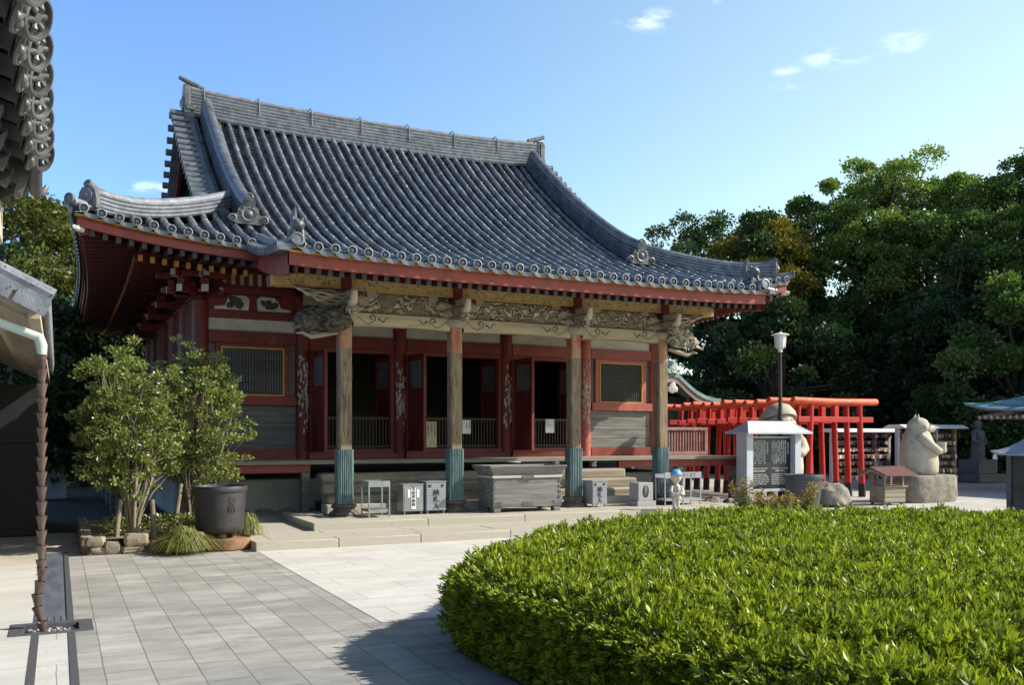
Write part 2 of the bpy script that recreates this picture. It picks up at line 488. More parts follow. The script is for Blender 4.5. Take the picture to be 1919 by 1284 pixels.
    def each(s, name, mats, parent, smooth=0, bevel=0.0):
        """every piece added becomes a part of its own"""
        start = 0
        for k, V in enumerate(s.V):
            m = MB()
            sel = [i for i, c in enumerate(s.C) if c == k]
            for i in sel:
                pass
            m.V, m.A, m.n = [V], [s.A[k]], len(V)
            m.F = [tuple(q - start for q in s.F[i]) for i in sel]
            m.MI = [s.MI[i] for i in sel]
            m.C = [0] * len(sel)
            m.build(name, mats, parent, smooth, bevel)
            start += len(V)
    def build(s, name, mats, parent=None, smooth=35, bevel=0.0, root=None):
        V = np.concatenate(s.V) if s.V else np.zeros((0, 3))
        off = np.zeros(3)
        if root is not None:
            off = np.array(root, float)
        elif parent is not None:
            off = WLOC[parent.name]
        me = bpy.data.meshes.new(name)
        me.from_pydata((V - off).tolist(), [], s.F)
        if not isinstance(mats, (list, tuple)):
            mats = [mats]
        for m in mats:
            me.materials.append(M[m] if isinstance(m, str) else m)
        me.polygons.foreach_set('material_index', np.array(s.MI, np.int32))
        at = me.attributes.new('rnd', 'FLOAT', 'POINT')
        at.data.foreach_set('value', np.concatenate(s.A).astype(np.float32))
        if smooth:
            me.polygons.foreach_set('use_smooth', np.ones(len(s.F), bool))
            me.set_sharp_from_angle(angle=R(smooth))
        me.update()
        o = bpy.data.objects.new(name, me)
        COL.objects.link(o)
        WLOC[o.name] = off
        if parent is not None:
            o.parent = parent
        elif root is not None:
            o.location = root
        if bevel:
            b = o.modifiers.new('bevel', 'BEVEL')
            b.width = bevel
            b.segments = 2
            b.limit_method = 'ANGLE'
            b.angle_limit = R(50)
        return o

def rotz(V, a):
    c, s = math.cos(a), math.sin(a)
    V = np.asarray(V, float)
    return np.stack([V[:, 0] * c - V[:, 1] * s, V[:, 0] * s + V[:, 1] * c, V[:, 2]], 1)
def rotx(V, a):
    c, s = math.cos(a), math.sin(a)
    return np.stack([V[:, 0], V[:, 1] * c - V[:, 2] * s, V[:, 1] * s + V[:, 2] * c], 1)
def roty(V, a):
    c, s = math.cos(a), math.sin(a)
    return np.stack([V[:, 0] * c + V[:, 2] * s, V[:, 1], -V[:, 0] * s + V[:, 2] * c], 1)

def tag(o, label=None, cat=None, group=None, kind=None):
    if label: o['label'] = label
    if cat: o['category'] = cat
    if group: o['group'] = group
    if kind: o['kind'] = kind
    return o
def thing(name, label, cat, loc=(0, 0, 0), group=None):
    o = bpy.data.objects.new(name, None)
    COL.objects.link(o)
    o.location = loc
    o.empty_display_size = .2
    WLOC[o.name] = np.array(loc, float)
    return tag(o, label, cat, group)
def copy_tree(o, parent=None):
    c = o.copy()
    COL.objects.link(c)
    WLOC[c.name] = WLOC.get(o.name, np.zeros(3))
    if parent is not None:
        c.parent = parent
    for ch in list(o.children):
        copy_tree(ch, c)
    return c
def dup(root, loc, rz=0.0, label=None, group=None, scale=None):
    c = copy_tree(root)
    c.location = loc
    c.rotation_euler = (0, 0, rz)
    WLOC[c.name] = np.array(loc, float)
    if scale: c.scale = scale
    if label: c['label'] = label
    if group: c['group'] = group
    return c

def quadmesh(name, V, mats, parent=None, attr=None, root=None, tri=False):
    """many separate quads (N,4,3) (or triangles) as one mesh, fast"""
    k = V.shape[1]
    N = len(V)
    off = np.zeros(3)
    if root is not None: off = np.array(root, float)
    elif parent is not None: off = WLOC[parent.name]
    P = (V.reshape(-1, 3) - off).astype(np.float32)
    me = bpy.data.meshes.new(name)
    me.vertices.add(N * k)
    me.vertices.foreach_set('co', P.reshape(-1))
    me.loops.add(N * k)
    me.loops.foreach_set('vertex_index', np.arange(N * k, dtype=np.int32))
    me.polygons.add(N)
    me.polygons.foreach_set('loop_start', np.arange(0, N * k, k, dtype=np.int32))
    for m in (mats if isinstance(mats, (list, tuple)) else [mats]):
        me.materials.append(M[m])
    at = me.attributes.new('rnd', 'FLOAT', 'POINT')
    at.data.foreach_set('value', np.repeat(attr if attr is not None else np.full(N, .5), k).astype(np.float32))
    me.update(calc_edges=True)
    o = bpy.data.objects.new(name, me)
    COL.objects.link(o)
    WLOC[o.name] = off
    if parent is not None: o.parent = parent
    elif root is not None: o.location = root
    return o

def unit(V):
    return V / (np.linalg.norm(V, axis=-1, keepdims=True) + 1e-9)
def leaves(P, D, L, W, droop=0.0, up=None):
    """leaf blades as diamonds: P base points, D directions, L lengths, W widths -> (N,4,3)"""
    N = len(P)
    D = unit(D)
    ref = rng.normal(size=(N, 3)) if up is None else up
    S = unit(np.cross(D, ref))
    Nn = np.cross(S, D)
    L = np.broadcast_to(L, (N,))[:, None]
    W = np.broadcast_to(W, (N,))[:, None]
    mid = P + D * L * .55 + Nn * L * .06
    return np.stack([P, mid + S * W * .5, P + D * L - Nn * L * droop, mid - S * W * .5], 1)

def lettering(text, size, m, parent, O, U, W, name='lettering', line=1.15, col=None, align='CENTER', ext=.002, sub=None):
    """flat raised writing in the plane (O; U right, W up); col: write downwards, one character a line"""
    cu = bpy.data.curves.new('txt', 'FONT')
    cu.body = '\n'.join(text) if col else text
    cu.size = size
    cu.align_x = align
    cu.space_line = line
    cu.extrude = ext
    ob = bpy.data.objects.new('txt', cu)
    COL.objects.link(ob)
    dg = bpy.context.evaluated_depsgraph_get()
    me = bpy.data.meshes.new_from_object(ob.evaluated_get(dg))
    bpy.data.objects.remove(ob)
    bpy.data.curves.remove(cu)
    n = len(me.vertices)
    co = np.zeros(n * 3, np.float32)
    me.vertices.foreach_get('co', co)
    co = co.reshape(-1, 3)
    U, W = np.array(U, float), np.array(W, float)
    Nn = np.cross(U, W)
    V = np.array(O) + co[:, :1] * U + co[:, 1:2] * W + co[:, 2:3] * Nn - WLOC[parent.name]
    me.vertices.foreach_set('co', V.astype(np.float32).reshape(-1))
    me.materials.clear()
    me.materials.append(M[m] if isinstance(m, str) else m)
    me.name = name
    me.update()
    o = bpy.data.objects.new(name, me)
    COL.objects.link(o)
    o.parent = parent
    WLOC[o.name] = WLOC[parent.name]
    return o
# ------------------------------------------------------------------ ground
def sheet(name, x0, x1, y0, y1, z, m, kind='structure'):
    mb = MB()
    mb.add([(x0, y0, z), (x1, y0, z), (x1, y1, z), (x0, y1, z)], [(0, 1, 2, 3)])
    return tag(mb.build(name, m, smooth=0), kind=kind)
M['sand'] = mat('pale_sandy_ground', (.5, .46, .39), (.36, .33, .28), .6, .9, .3, 60, spot=(.28, .25, .2), spot_scale=1.4, spot_at=.6)
M['pave_grey'] = paving('grey_stone_slabs', (.385, .375, .345), (.29, .286, .27), (.2, .19, .16), .52, .295, R(90), .006, .72, .42)
M['pave_pale'] = paving('pale_granite_slabs', (.58, .565, .53), (.52, .508, .478), (.34, .32, .28), .92, .46, 0.0, .006, .75, .2)
M['pave_conc'] = paving('pale_concrete_slabs', (.52, .508, .478), (.47, .458, .432), (.3, .29, .26), 2.0, .9, 0.0, .005, .8, .2)
M['pave_far'] = paving('far_court_slabs', (.52, .5, .46), (.44, .425, .39), (.3, .28, .25), .6, .6, 0.0, .008, .8, .3)
def sheets(name, rects, z, m):
    mb = MB()
    for x0, x1, y0, y1 in rects:
        mb.add([(x0, y0, z), (x1, y0, z), (x1, y1, z), (x0, y1, z)], [(0, 1, 2, 3)])
    return tag(mb.build(name, m, smooth=0), kind='structure')
sheets('ground', [(-400, -.4, -300, 600), (.3, 400, -300, 600), (-.4, .3, -300, 8.3), (-.4, .3, 8.9, 600)], -.02, M['sand'])
sheets('garden_soil', [(-3, 2.05, 17.3, 34)], -.012, mat('shade_dark_soil', (.06, .05, .035), (.03, .026, .02), 3, .95, .4, 40))  # soil sheet darkened in colour for the shade beside the hall
sheets('grey_pavement', [(.128, .27, -3, 8.33), (.128, .27, 8.86, 13.6), (.27, 14, -3, 13.6)], 0.0, M['pave_grey'])
sheet('pale_pavement', 2.5, 13.5, 7.55, 13.02, .004, M['pave_pale'])
sheet('court_pavement', 13.5, 30, 5, 19.6, .002, M['pave_far'])
sheets('concrete_path', [(-7, -.36, -3, 12.9), (-.36, -.19, -3, 8.33), (-.36, -.19, 8.86, 12.9)], 0.0, M['pave_conc'])
# drain: two dark granite kerbs, a pale slab strip, a steel cover farther on, a pebble basin across it
mb = MB()
for x0, x1 in ((-.19, -.135), (.075, .128)):
    for y0, y1 in ((-3, 8.33), (8.86, 14.2)):
        mb.bb(x0, x1, y0, y1, -.05, .003)
tag(mb.build('drain_kerb', 'darkgranite'), kind='structure')
sheet('drain_slab', -.135, .075, -3, 8.33, -.003, M['pave_conc'])
mb = MB()
mb.add([(-.135, 9.15, -.008), (.075, 9.15, -.008), (.075, 14.2, -.008), (-.135, 14.2, -.008)], [(0, 1, 2, 3)])
tag(mb.build('drain_cover', 'draincover', smooth=0), 'long grey metal cover set in the drain beyond the pebble basin', 'drain cover')
mb = MB()
for k in range(4):
    mb.bb(-.135 + k * .0525 + .004, -.135 + (k + 1) * .0525 - .004, 8.86, 9.14, -.03, -.004)
tag(mb.build('drain_grate', 'draincover', bevel=.003), 'short slatted drain grate just behind the pebble basin', 'drain grate')
mb = MB()
mb.bb(-.36, .27, 8.33, 8.41, -.06, .006); mb.bb(-.36, .27, 8.78, 8.86, -.06, .006)
mb.bb(-.36, -.25, 8.41, 8.78, -.06, .006); mb.bb(.16, .27, 8.41, 8.78, -.06, .006)
mb.bb(-.25, .16, 8.41, 8.78, -.09, -.07)
basin = mb.build('pebble_basin', 'darkgranite', bevel=.003, root=(-.05, 8.6, 0))
tag(basin, 'dark granite basin frame sunk in the paving under the rain chain', 'basin')
mb = MB()
for i in range(150):
    x, y = rng.uniform(-.23, .14), rng.uniform(8.43, 8.76)
    mb.blob((x, y, -.055 + rng.uniform(0, .02)), (rng.uniform(.012, .024), rng.uniform(.01, .018), rng.uniform(.008, .014)), 8, 6, .15, 1.5, i, rng.uniform(0, 3))
    mb.A[-1][:] = rng.uniform(0, 1)
tag(mb.build('pebbles', 'pebble', smooth=60), 'grey river pebbles filling the rain chain basin', 'pebbles', kind='stuff')

# ------------------------------------------------------------------ stone platform in front of the hall
def slab_run(mb, x0, x1, y0, y1, z0, z1, step, gap=.006, jit=.15):
    x = x0
    while x < x1 - .05:
        w = step * (1 + rng.uniform(-jit, jit))
        xe = min(x + w, x1)
        if x1 - xe < step * .35: xe = x1
        mb.bb(x, xe - gap, y0, y1, z0, z1 + rng.uniform(-.002, .002))
        x = xe
lower = thing('stone_platform', 'low beige granite step running along the front, on the pale paving', 'stone platform', (7.85, 14, 0))
mb = MB()
slab_run(mb, 2.47, 13.4, 13.0, 13.32, -.05, .13, 1.35)
mb.bb(2.47, 2.75, 13.326, 18.0, -.05, .13)
mb.build('kerb', 'granite', lower, bevel=.012)
mb = MB()
for k in range(8):
    slab_run(mb, 2.756 + (0 if k % 2 else -.0), 13.4, 13.326 + k * .6, 13.92 + k * .6, -.05, .126, 1.1, jit=.25)
mb.build('paving_slab', 'granite', lower, bevel=.006)
upper = thing('stone_platform', 'upper beige granite platform carrying the porch posts and offering box', 'stone platform', (7.9, 15, .13))
mb = MB()
slab_run(mb, 3.6, 12.2, 14.25, 14.6, .1, .245, 1.75)
mb.bb(3.6, 3.9, 14.606, 16.6, .1, .245); mb.bb(11.9, 12.2, 14.606, 16.6, .1, .245)
mb.build('kerb', 'granite', upper, bevel=.012)
mb = MB()
for k in range(4):
    slab_run(mb, 3.906, 11.894, 14.606 + k * .5, 15.1 + k * .5, .1, .24, 1.2, jit=.25)
mb.build('paving_slab', 'granite', upper, bevel=.006)

# ------------------------------------------------------------------ main hall
CX, E0, HW = 7.8, 16.3, 7.6
CY = E0 + HW
TK = -2.45                # the porch eave lies this far in front of the main eave
KA = 4.72                 # half width of the porch roof
_pc = np.polyfit([-2.45, -1.3, 0, 1.7, 3.7, 5.7, 7.45], [4.45, 4.62, 4.90, 5.58, 6.72, 8.05, 9.5], 4)
PITCH, RR = .265, .064
def zroof(a, t):
    a, t = np.broadcast_arrays(np.asarray(a, float), np.asarray(t, float))
    g = np.clip(1 - np.maximum(t, 0) / 4, 0, 1) ** 1.5
    return np.polyval(_pc, t) + .40 * np.abs(a / HW) ** 4 * g
FACE = {'front': ((CX, E0), (1, 0), (0, 1)), 'right': ((CX + HW, CY), (0, 1), (-1, 0)),
        'left': ((CX - HW, CY), (0, -1), (1, 0)), 'back': ((CX, CY + HW), (-1, 0), (0, -1))}
def fpos(face, a, t, z):
    (ox, oy), ad, td = FACE[face]
    a, t, z = np.broadcast_arrays(np.asarray(a, float), np.asarray(t, float), np.asarray(z, float))
    return np.stack([ox + a * ad[0] + t * td[0], oy + a * ad[1] + t * td[1], z], -1)

hall = thing('temple_hall', 'large old red timber temple hall with a sweeping grey tile roof', 'temple hall', (CX, CY, 0))

def flare(face, a):
    return .24 * (1 - np.abs(np.asarray(a, float) / HW) ** 3) if face in ('left', 'right') else 0.0
def row_range(face, a):
    a = abs(a)
    t0 = TK if face == 'front' and a < KA else float(flare(face, a))
    if face in ('front', 'back'):
        t1 = HW - .2 if a < 5.16 else HW - a
    else:
        t1 = min(HW - a, 3.1)
    return t0, t1
def roof_face(mb, ends_, face, roll_len=.29, pan_len=.15):
    (ox, oy), ad, td = FACE[face]
    ad3, td3, up = np.array([*ad, 0.0]), np.array([*td, 0.0]), np.array([0, 0, 1.0])
    nrow = 28
    th = np.linspace(-.25, np.pi + .25, 9)
    def frame(a, t):
        z = zroof(a, t)
        dz = (zroof(a, t + .02) - zroof(a, t - .02)) / .04
        n = up[None] - td3[None] * dz[:, None]
        return fpos(face, a, t, z), n / np.linalg.norm(n, axis=1)[:, None]
    for i in range(-nrow, nrow + 1):
        a = i * PITCH
        t0, t1 = row_range(face, a)
        ends = ends_[face if face != 'front' else 'porch' if abs(a) < KA else 'west' if a < 0 else 'east']
        if t1 - t0 < .15: continue
        k = max(2, int((t1 - t0) * 1.15 / roll_len))
        e = np.linspace(t0, t1, k + 1)
        tt = np.ravel(np.column_stack([e[:-1], e[1:] - .006]))
        rr = np.ravel(np.column_stack([np.full(k, RR), np.full(k, RR * .9)]))
        P, n = frame(np.full(len(tt), a), tt)
        jit = rng.normal(0, .0045, (k, 1, 2)).repeat(2, 0).reshape(-1, 2)
        P = P + ad3 * jit[:, :1] + n * (jit[:, 1:] + .012)
        G = P[:, None] + rr[:, None, None] * (np.cos(th)[None, :, None] * ad3 + np.sin(th)[None, :, None] * n[:, None])
        mb.grid(G, 0, np.clip(rng.normal(.55, .17, k), 0, 1).repeat(2)[:, None].repeat(len(th), 1))
        # round end tile with a raised rim
        if face != 'back':
            c = P[0] - td3 * .03
            ends.lathe(c, [(.0, -.03), (.071, -.03), (.075, .03), (.061, .034)], 14, -td3, 1, caps=False)
            ends.lathe(c, [(.061, .034), (.057, .012), (.028, .012), (.025, .024), (.001, .024)], 14, -td3, 2, caps=False)
    for i in range(-nrow - 1, nrow + 1):
        a = (i + .5) * PITCH
        ends = ends_[face if face != 'front' else 'porch' if abs(a) < KA - .1 else 'west' if a < 0 else 'east']
        r0, r1 = row_range(face, i * PITCH), row_range(face, (i + 1) * PITCH)
        t0, t1 = max(r0[0], r1[0]), max(min(r0[1], r1[1]), 0)
        if t1 - t0 < .1: continue
        k = max(2, int((t1 - t0) * 1.15 / pan_len))
        e = np.linspace(t0, t1, k + 1)
        tt = np.ravel(np.column_stack([e[:-1], e[1:] - .001]))
        lift = np.ravel(np.column_stack([np.full(k, .036), np.zeros(k)])) + rng.normal(0, .003, k).repeat(2)
        P, n = frame(np.full(len(tt), a), tt)
        xs = np.linspace(-.5, .5, 6)
        dep = -.06 * (1 - (2 * xs) ** 2) - .022
        G = P[:, None] + xs[None, :, None] * PITCH * ad3 + (dep[None, :, None] + lift[:, None, None]) * n[:, None]
        mb.grid(G, 0, np.clip(rng.normal(.4, .16, k), 0, 1).repeat(2)[:, None].repeat(6, 1))
        if face != 'back':   # the drop of the eave pan tile
            e0 = G[0]
            lip = np.stack([e0 - td3 * .03, e0 - td3 * .03 - up * (.075 + .0 * xs)[:, None]])
            ends.grid(lip, 0)
            ends.grid(np.stack([e0, lip[0]]), 0)
mb = MB()
ends = {k: MB() for k in ('porch', 'west', 'east', 'left', 'right', 'back')}
roof_face(mb, ends, 'front')
roof_face(mb, ends, 'left', .29, .2)
roof_face(mb, ends, 'right', .29, .2)
roof_face(mb, ends, 'back', .6, .6)
roof = mb.build('roof', 'tile', hall, 45)
for e in ends.values():
    if e.n: e.build('eave_tiles', ['tile', 'tile_rim', 'tile_hollow'], roof, 45)

# swept ridges: cross-section (x, y) pairs moved along a path
def sweep(mb, path, sec, mi=0, closed=True, a=None, scale=None):
    P = np.asarray(path, float)
    T = np.gradient(P, axis=0); T /= np.linalg.norm(T, axis=1)[:, None]
    S = np.cross(T, np.array([0, 0, 1.0])); S /= np.linalg.norm(S, axis=1)[:, None]
    U = np.cross(S, T)
    sec = np.asarray(sec, float)
    sc = np.ones(len(P)) if scale is None else np.asarray(scale, float)
    G = P[:, None] + sc[:, None, None] * (sec[None, :, :1] * S[:, None] + sec[None, :, 1:2] * U[:, None])
    k, n = G.shape[:2]
    F = [(i * n + j, i * n + (j + 1) % n, (i + 1) * n + (j + 1) % n, (i + 1) * n + j) for i in range(k - 1) for j in range(n)]
    F += [tuple(range(n - 1, -1, -1)), tuple((k - 1) * n + j for j in range(n))]
    mb.add(G.reshape(-1, 3), F, mi, a)
def ridge_section(w, h, layers, rr):
    """stacked ridge tiles with overhanging lips, a round roll on top"""
    L, Rr = [], []
    for i in range(layers):
        z0, z1 = h * i / layers, h * (i + 1) / layers
        ww = w * (1 - .12 * i / layers)
        L += [(-ww / 2 + .028, z0), (-ww / 2, z0 + (z1 - z0) * .45), (-ww / 2, z1 - .004)]
        Rr += [(ww / 2 - .028, z0), (ww / 2, z0 + (z1 - z0) * .45), (ww / 2, z1 - .004)]
    top = [(-rr * math.cos(q), h + rr * math.sin(q)) for q in np.linspace(0, math.pi, 9)]
    return L + top + Rr[::-1]
def onigawara(mb, c, out, s=1.0, mi=0):
    """ogre end tile: shouldered plate with curled ears, a boss and a roll end above"""
    out = np.array(out, float); out /= np.linalg.norm(out)
    U = np.cross(np.array([0, 0, 1.0]), out); U /= np.linalg.norm(U)
    pts = [(-.24, 0), (-.3, .06), (-.3, .16), (-.2, .2), (-.19, .3), (-.1, .38), (0, .41), (.1, .38), (.19, .3), (.2, .2), (.3, .16), (.3, .06), (.24, 0)]
    mb.prism([(x * s, y * s) for x, y in pts], c, U, (0, 0, 1), out, .09 * s, mi)
    c = np.array(c, float)
    for sx in (-1, 1):
        q = c + U * .3 * s * sx + np.array([0, 0, .1 * s])
        mb.lathe(q - out * .02 * s, [(.0, 0), (.075 * s, 0), (.08 * s, .13 * s), (.055 * s, .14 * s), (.045 * s, .11 * s), (.02 * s, .12 * s), (.0, .14 * s)], 14, out, mi, caps=False)
    q = c + np.array([0, 0, .19 * s])
    mb.lathe(q, [(.15 * s, .08 * s), (.14 * s, .12 * s), (.11 * s, .115 * s), (.09 * s, .1 * s), (.065 * s, .13 * s), (.02 * s, .15 * s), (0, .15 * s)], 16, out, mi, caps=False)
    for k in range(5):
        ang = math.pi * (k + .5) / 5
        q2 = q + U * .15 * s * math.cos(ang) + np.array([0, 0, .13 * s * math.sin(ang)]) + out * .09 * s
        mb.blob(q2, (.035 * s,) * 3, 8, 6)
    q = c + np.array([0, 0, .46 * s])
    mb.lathe(q - out * .22 * s, [(.07 * s, 0), (.085 * s, .36 * s), (.085 * s, .38 * s), (.065 * s, .385 * s), (.06 * s, .365 * s), (0, .365 * s)], 16, out + np.array([0, 0, .15]), mi)

# main ridge
xr0, xr1 = 2.9, 12.74
xs = np.linspace(xr0, xr1, 40)
def ridge_z(x): return 9.42 + .16 * np.abs((x - CX) / 5.05) ** 2.5
mb = MB()
sec = ridge_section(.46, .66, 8, .1)
sweep(mb, [(x, CY, ridge_z(x)) for x in xs], sec)
ridge = mb.build('main_ridge', 'tile_pale', roof, 40)
mb = MB()
sweep(mb, [(x, CY, ridge_z(x) - .06) for x in xs], [(-.31, 0), (-.33, .05), (-.26, .11), (.26, .11), (.33, .05), (.31, 0)])
mb.build('ridge_base', 'tile', ridge, 40)
for x in np.arange(xr0 + .35, xr1, 1.34):
    mb = MB()
    z = ridge_z(x)
    mb.tube([(x, CY - .245, z + .28), (x, CY - .22, z + .68), (x, CY - .09, z + .79), (x, CY + .09, z + .79), (x, CY + .22, z + .68), (x, CY + .245, z + .28)], .014, 6)
    mb.build('ridge_strap', 'tile_pale', ridge)
for sx in (-1, 1):
    x = CX + sx * 4.88
    mb = MB()
    z = ridge_z(x)
    mb.prism([(-.27, -.35), (-.33, 0), (-.25, .3), (-.27, .6), (-.16, .74), (0, .79), (.16, .74), (.27, .6), (.25, .3), (.33, 0), (.27, -.35)], (x, CY, z), (0, 1, 0), (0, 0, 1), (sx, 0, 0), .14)
    mb.lathe((x + sx * .1, CY, z + .3), [(.2, 0), (.19, .07), (.13, .08), (.06, .12), (0, .12)], 16, (sx, 0, 0), caps=False)
    mb.bb(x - .1, x + .1, CY - .36, CY - .24, z - .25, z + .02); mb.bb(x - .1, x + .1, CY - .34, CY - .24, z + .08, z + .2)
    mb.tube([(x - sx * .3, CY, z + .74), (x - sx * .05, CY, z + .83), (x + sx * .24, CY, z + .95)], [.07, .07, .05], 12)
    mb.build('ridge_end_tile', 'tile_dark', ridge, 35, bevel=.012)
# descending ridges on front and back
for face in ('front', 'back'):
    for sx in (-1, 1):
        a = sx * 4.52
        tt = np.linspace(HW - .18, 1.75, 26)
        aa = a + sx * .0 * tt
        P = fpos(face, aa, tt, zroof(aa, tt) + .02)
        P[:, 2] += .06 * np.clip((2.6 - tt) / .9, 0, 1) ** 2
        mb = MB()
        sweep(mb, P, ridge_section(.28, .4, 6, .13))
        dr = mb.build('descending_ridge', 'tile', roof, 40)
        mb = MB()
        td = np.array([*FACE[face][2], 0.0])
        onigawara(mb, P[-1] + np.array([0, 0, -.02]), -td, 1.0)
        mb.build('ogre_end_tile', 'tile_dark', dr, 40)
# hip ridges: two tiers, the lower one reaching the upturned corner
def hip_point(cx, cy, t):
    z = zroof(HW - t, t)
    return np.array([CX + cx * (HW - t), CY + cy * (HW - t), z])
for cx, cy in ((-1, -1), (1, -1), (-1, 1), (1, 1)):
    mb = MB()
    tt = np.linspace(3.05, .3, 24)
    P = np.array([hip_point(cx, cy, t) for t in tt])
    P[:, 2] += .02 + .05 * np.clip((1.2 - tt) / .9, 0, 1) ** 2
    sweep(mb, P, ridge_section(.27, .27, 4, .085))
    tt2 = np.linspace(.9, -.02, 14)
    P2 = np.array([hip_point(cx, cy, t) for t in tt2])
    P2[:, 2] += .03 * np.clip((.5 - tt2) / .6, 0, 1) ** 2
    sweep(mb, P2, ridge_section(.22, .07, 1, .07))
    hr = mb.build('hip_ridge', 'tile_pale', roof, 40)
    o = np.array([cx, cy, 0]) / math.sqrt(2)
    mb = MB()
    mb.prism([(-.18, -.03), (-.2, .1), (-.16, .25), (-.1, .33), (.1, .33), (.16, .25), (.2, .1), (.18, -.03)], P[-1] + o * .0, np.cross((0, 0, 1), o), (0, 0, 1), o, .1)
    mb.lathe(P[-1] + o * .08 + np.array([0, 0, .17]), [(.13, 0), (.12, .05), (.07, .05), (.04, .08), (0, .08)], 14, o, caps=False)
    mb.tube([P[-1] - o * .4 + np.array([0, 0, .27]), P[-1] - o * .1 + np.array([0, 0, .29]), P[-1] + o * .1 + np.array([0, 0, .39])], [.075, .08, .075], 12)
    mb.lathe(P2[-1] - o * .02 + np.array([0, 0, .09]), [(.09, 0), (.095, .06), (.075, .065), (.07, .045), (0, .045)], 14, o)
    mb.build('hip_end_tile', 'tile_dark', hr, 40, bevel=.006)
# gable verges: short cross tiles along the slope, with a long roll inside them
for sx in (-1, 1):
    for face in ('front', 'back'):
        td = np.array([*FACE[face][2], 0.0]); ad = np.array([*FACE[face][1], 0.0])
        sa = sx if face == 'front' else -sx
        mb = MB()
        xo = np.array([sx, 0, 0.0])
        for t in np.arange(2.62, 7.5, .27):
            a = sa * 5.0
            z = float(zroof(a, t))
            c = fpos(face, a, t, z + .05)
            mb.tube([c - xo * .12, c + xo * .3], [.075, .085], 10)
            mb.lathe(c + xo * .3, [(.09, 0), (.09, .03), (.07, .034), (.065, .02), (0, .02)], 12, xo, caps=False)
        tt = np.linspace(2.5, 7.4, 30)
        P = fpos(face, np.full(30, sa * 4.86), tt, zroof(sa * 4.86, tt) + .05)
        sweep(mb, P[::-1], [(.085 * math.cos(q), .085 * math.sin(q)) for q in np.linspace(0, 2 * math.pi, 10, endpoint=False)])
        sweep(mb, fpos(face, np.full(30, sa * 5.08), tt, zroof(sa * 5.08, tt) - .0)[::-1], [(-.12, -.07), (.12, -.07), (.12, .03), (-.12, .03)])
        mb.build('verge', 'tile', roof, 40)
    # bargeboards and gable wall
    xb = CX + sx * 5.02
    for face in ('front', 'back'):
        sa = sx if face == 'front' else -sx
        tt = np.linspace(2.5, 7.58, 24)
        top = fpos(face, np.full(24, sa * 5.02), tt, zroof(sa * 5.02, tt) - .08)
        mb = MB()
        hgt = .42 - .1 * (tt - 2.5) / 5
        for dx, fl in ((0, False), (-.09 * sx, True)):
            q = top + np.array([dx, 0, 0])
            mb.grid(np.stack([q, q - np.array([0, 0, 1]) * hgt[:, None]]), 0)
        q = top - np.array([0, 0, 1]) * hgt[:, None]
        mb.grid(np.stack([q, q + np.array([-.09 * sx, 0, 0])]), 0)
        mb.build('bargeboard', 'reddark', roof, 40)
    xg = CX + sx * 4.5
    tt = np.linspace(2.9, 7.6, 20)
    zt = zroof(4.5, tt) - .1
    poly = [(-(HW - t), z) for t, z in zip(tt, zt)] + [((HW - t), z) for t, z in list(zip(tt, zt))[::-1][1:]] 
    mb = MB()
    mb.prism(poly, (xg, CY, 0), (0, 1, 0), (0, 0, 1), (-sx, 0, 0), .1)
    for y in np.arange(-4.2, 4.3, .22):
        zt_ = float(zroof(4.5, HW - abs(y))) - .15
        mb.bb(xg + sx * .0, xg + sx * .05, CY + y - .04, CY + y + .04, 6.1, zt_)
    mb.build('gable_wall', 'reddark', hall, 30)

# porch roof sides: scalloped verge tiles
for sx in (-1, 1):
    mb = MB()
    xo = np.array([sx, 0, 0.0])
    a = sx * (KA - .02)
    for t in np.arange(TK + .02, .12, .155):
        c = fpos('front', a, t, float(zroof(a, t)) + .01)
        mb.tube([c - xo * .16, c + xo * .14 - np.array([0, 0, .05])], [.062, .07], 10)
        mb.lathe(c + xo * .14 - np.array([0, 0, .05]), [(.08, 0), (.08, .03), (.06, .034), (.055, .02), (0, .02)], 12, xo, caps=False)
    tt = np.linspace(.3, TK - .05, 12)
    P = fpos('front', np.full(12, a - sx * .14), tt, zroof(a, tt) + .08)
    sweep(mb, P, [(.09 * math.cos(q), .09 * math.sin(q)) for q in np.linspace(0, 2 * math.pi, 10, endpoint=False)])
    mb.lathe(P[-1], [(.1, -.05), (.105, .03), (.08, .034), (.07, .02), (0, .02)], 14, (0, -1, .1))
    sweep(mb, fpos('front', np.full(12, a + sx * .06), tt, zroof(a, tt) - .1), [(-.1, 0), (.08, 0), (.08, .07), (-.1, .07)])
    mb.build('porch_verge', 'tile', roof, 40)
    # guardian lion tile at the porch corner
    lx = CX + sx * (KA - .22)
    lt = TK + .28
    lz = float(zroof(KA - .22, lt)) + .12
    c = np.array([lx, E0 + lt, lz])
    mb = MB()
    mb.box(c + np.array([0, 0, .02]), (.24, .3, .05))
    mb.blob(c + np.array([0, .03, .16]), (.09, .12, .12), 16, 12, .12, 3, 3, tilt=(R(-20), 0))
    mb.blob(c + np.array([0, -.1, .22]), (.1, .09, .09), 16, 12, .25, 4, 5)
    mb.blob(c + np.array([0, -.18, .2]), (.055, .05, .045), 12, 8, .1, 4, 6)
    for s2 in (-1, 1):
        mb.tube([c + np.array([s2 * .06, -.09, .16]), c + np.array([s2 * .07, -.13, .04])], [.035, .03], 8)
        mb.blob(c + np.array([s2 * .08, .06, .09]), (.05, .09, .06), 10, 8)
        mb.blob(c + np.array([s2 * .07, -.08, .31]), (.025, .02, .035), 8, 6)
    mb.tube([c + np.array([0, .13, .1]), c + np.array([0, .19, .25]), c + np.array([0, .17, .42]), c + np.array([.0, .1, .53])], [.03, .055, .05, .012], 10)
    mb.build('lion_tile', 'tile_dark', roof, 60)

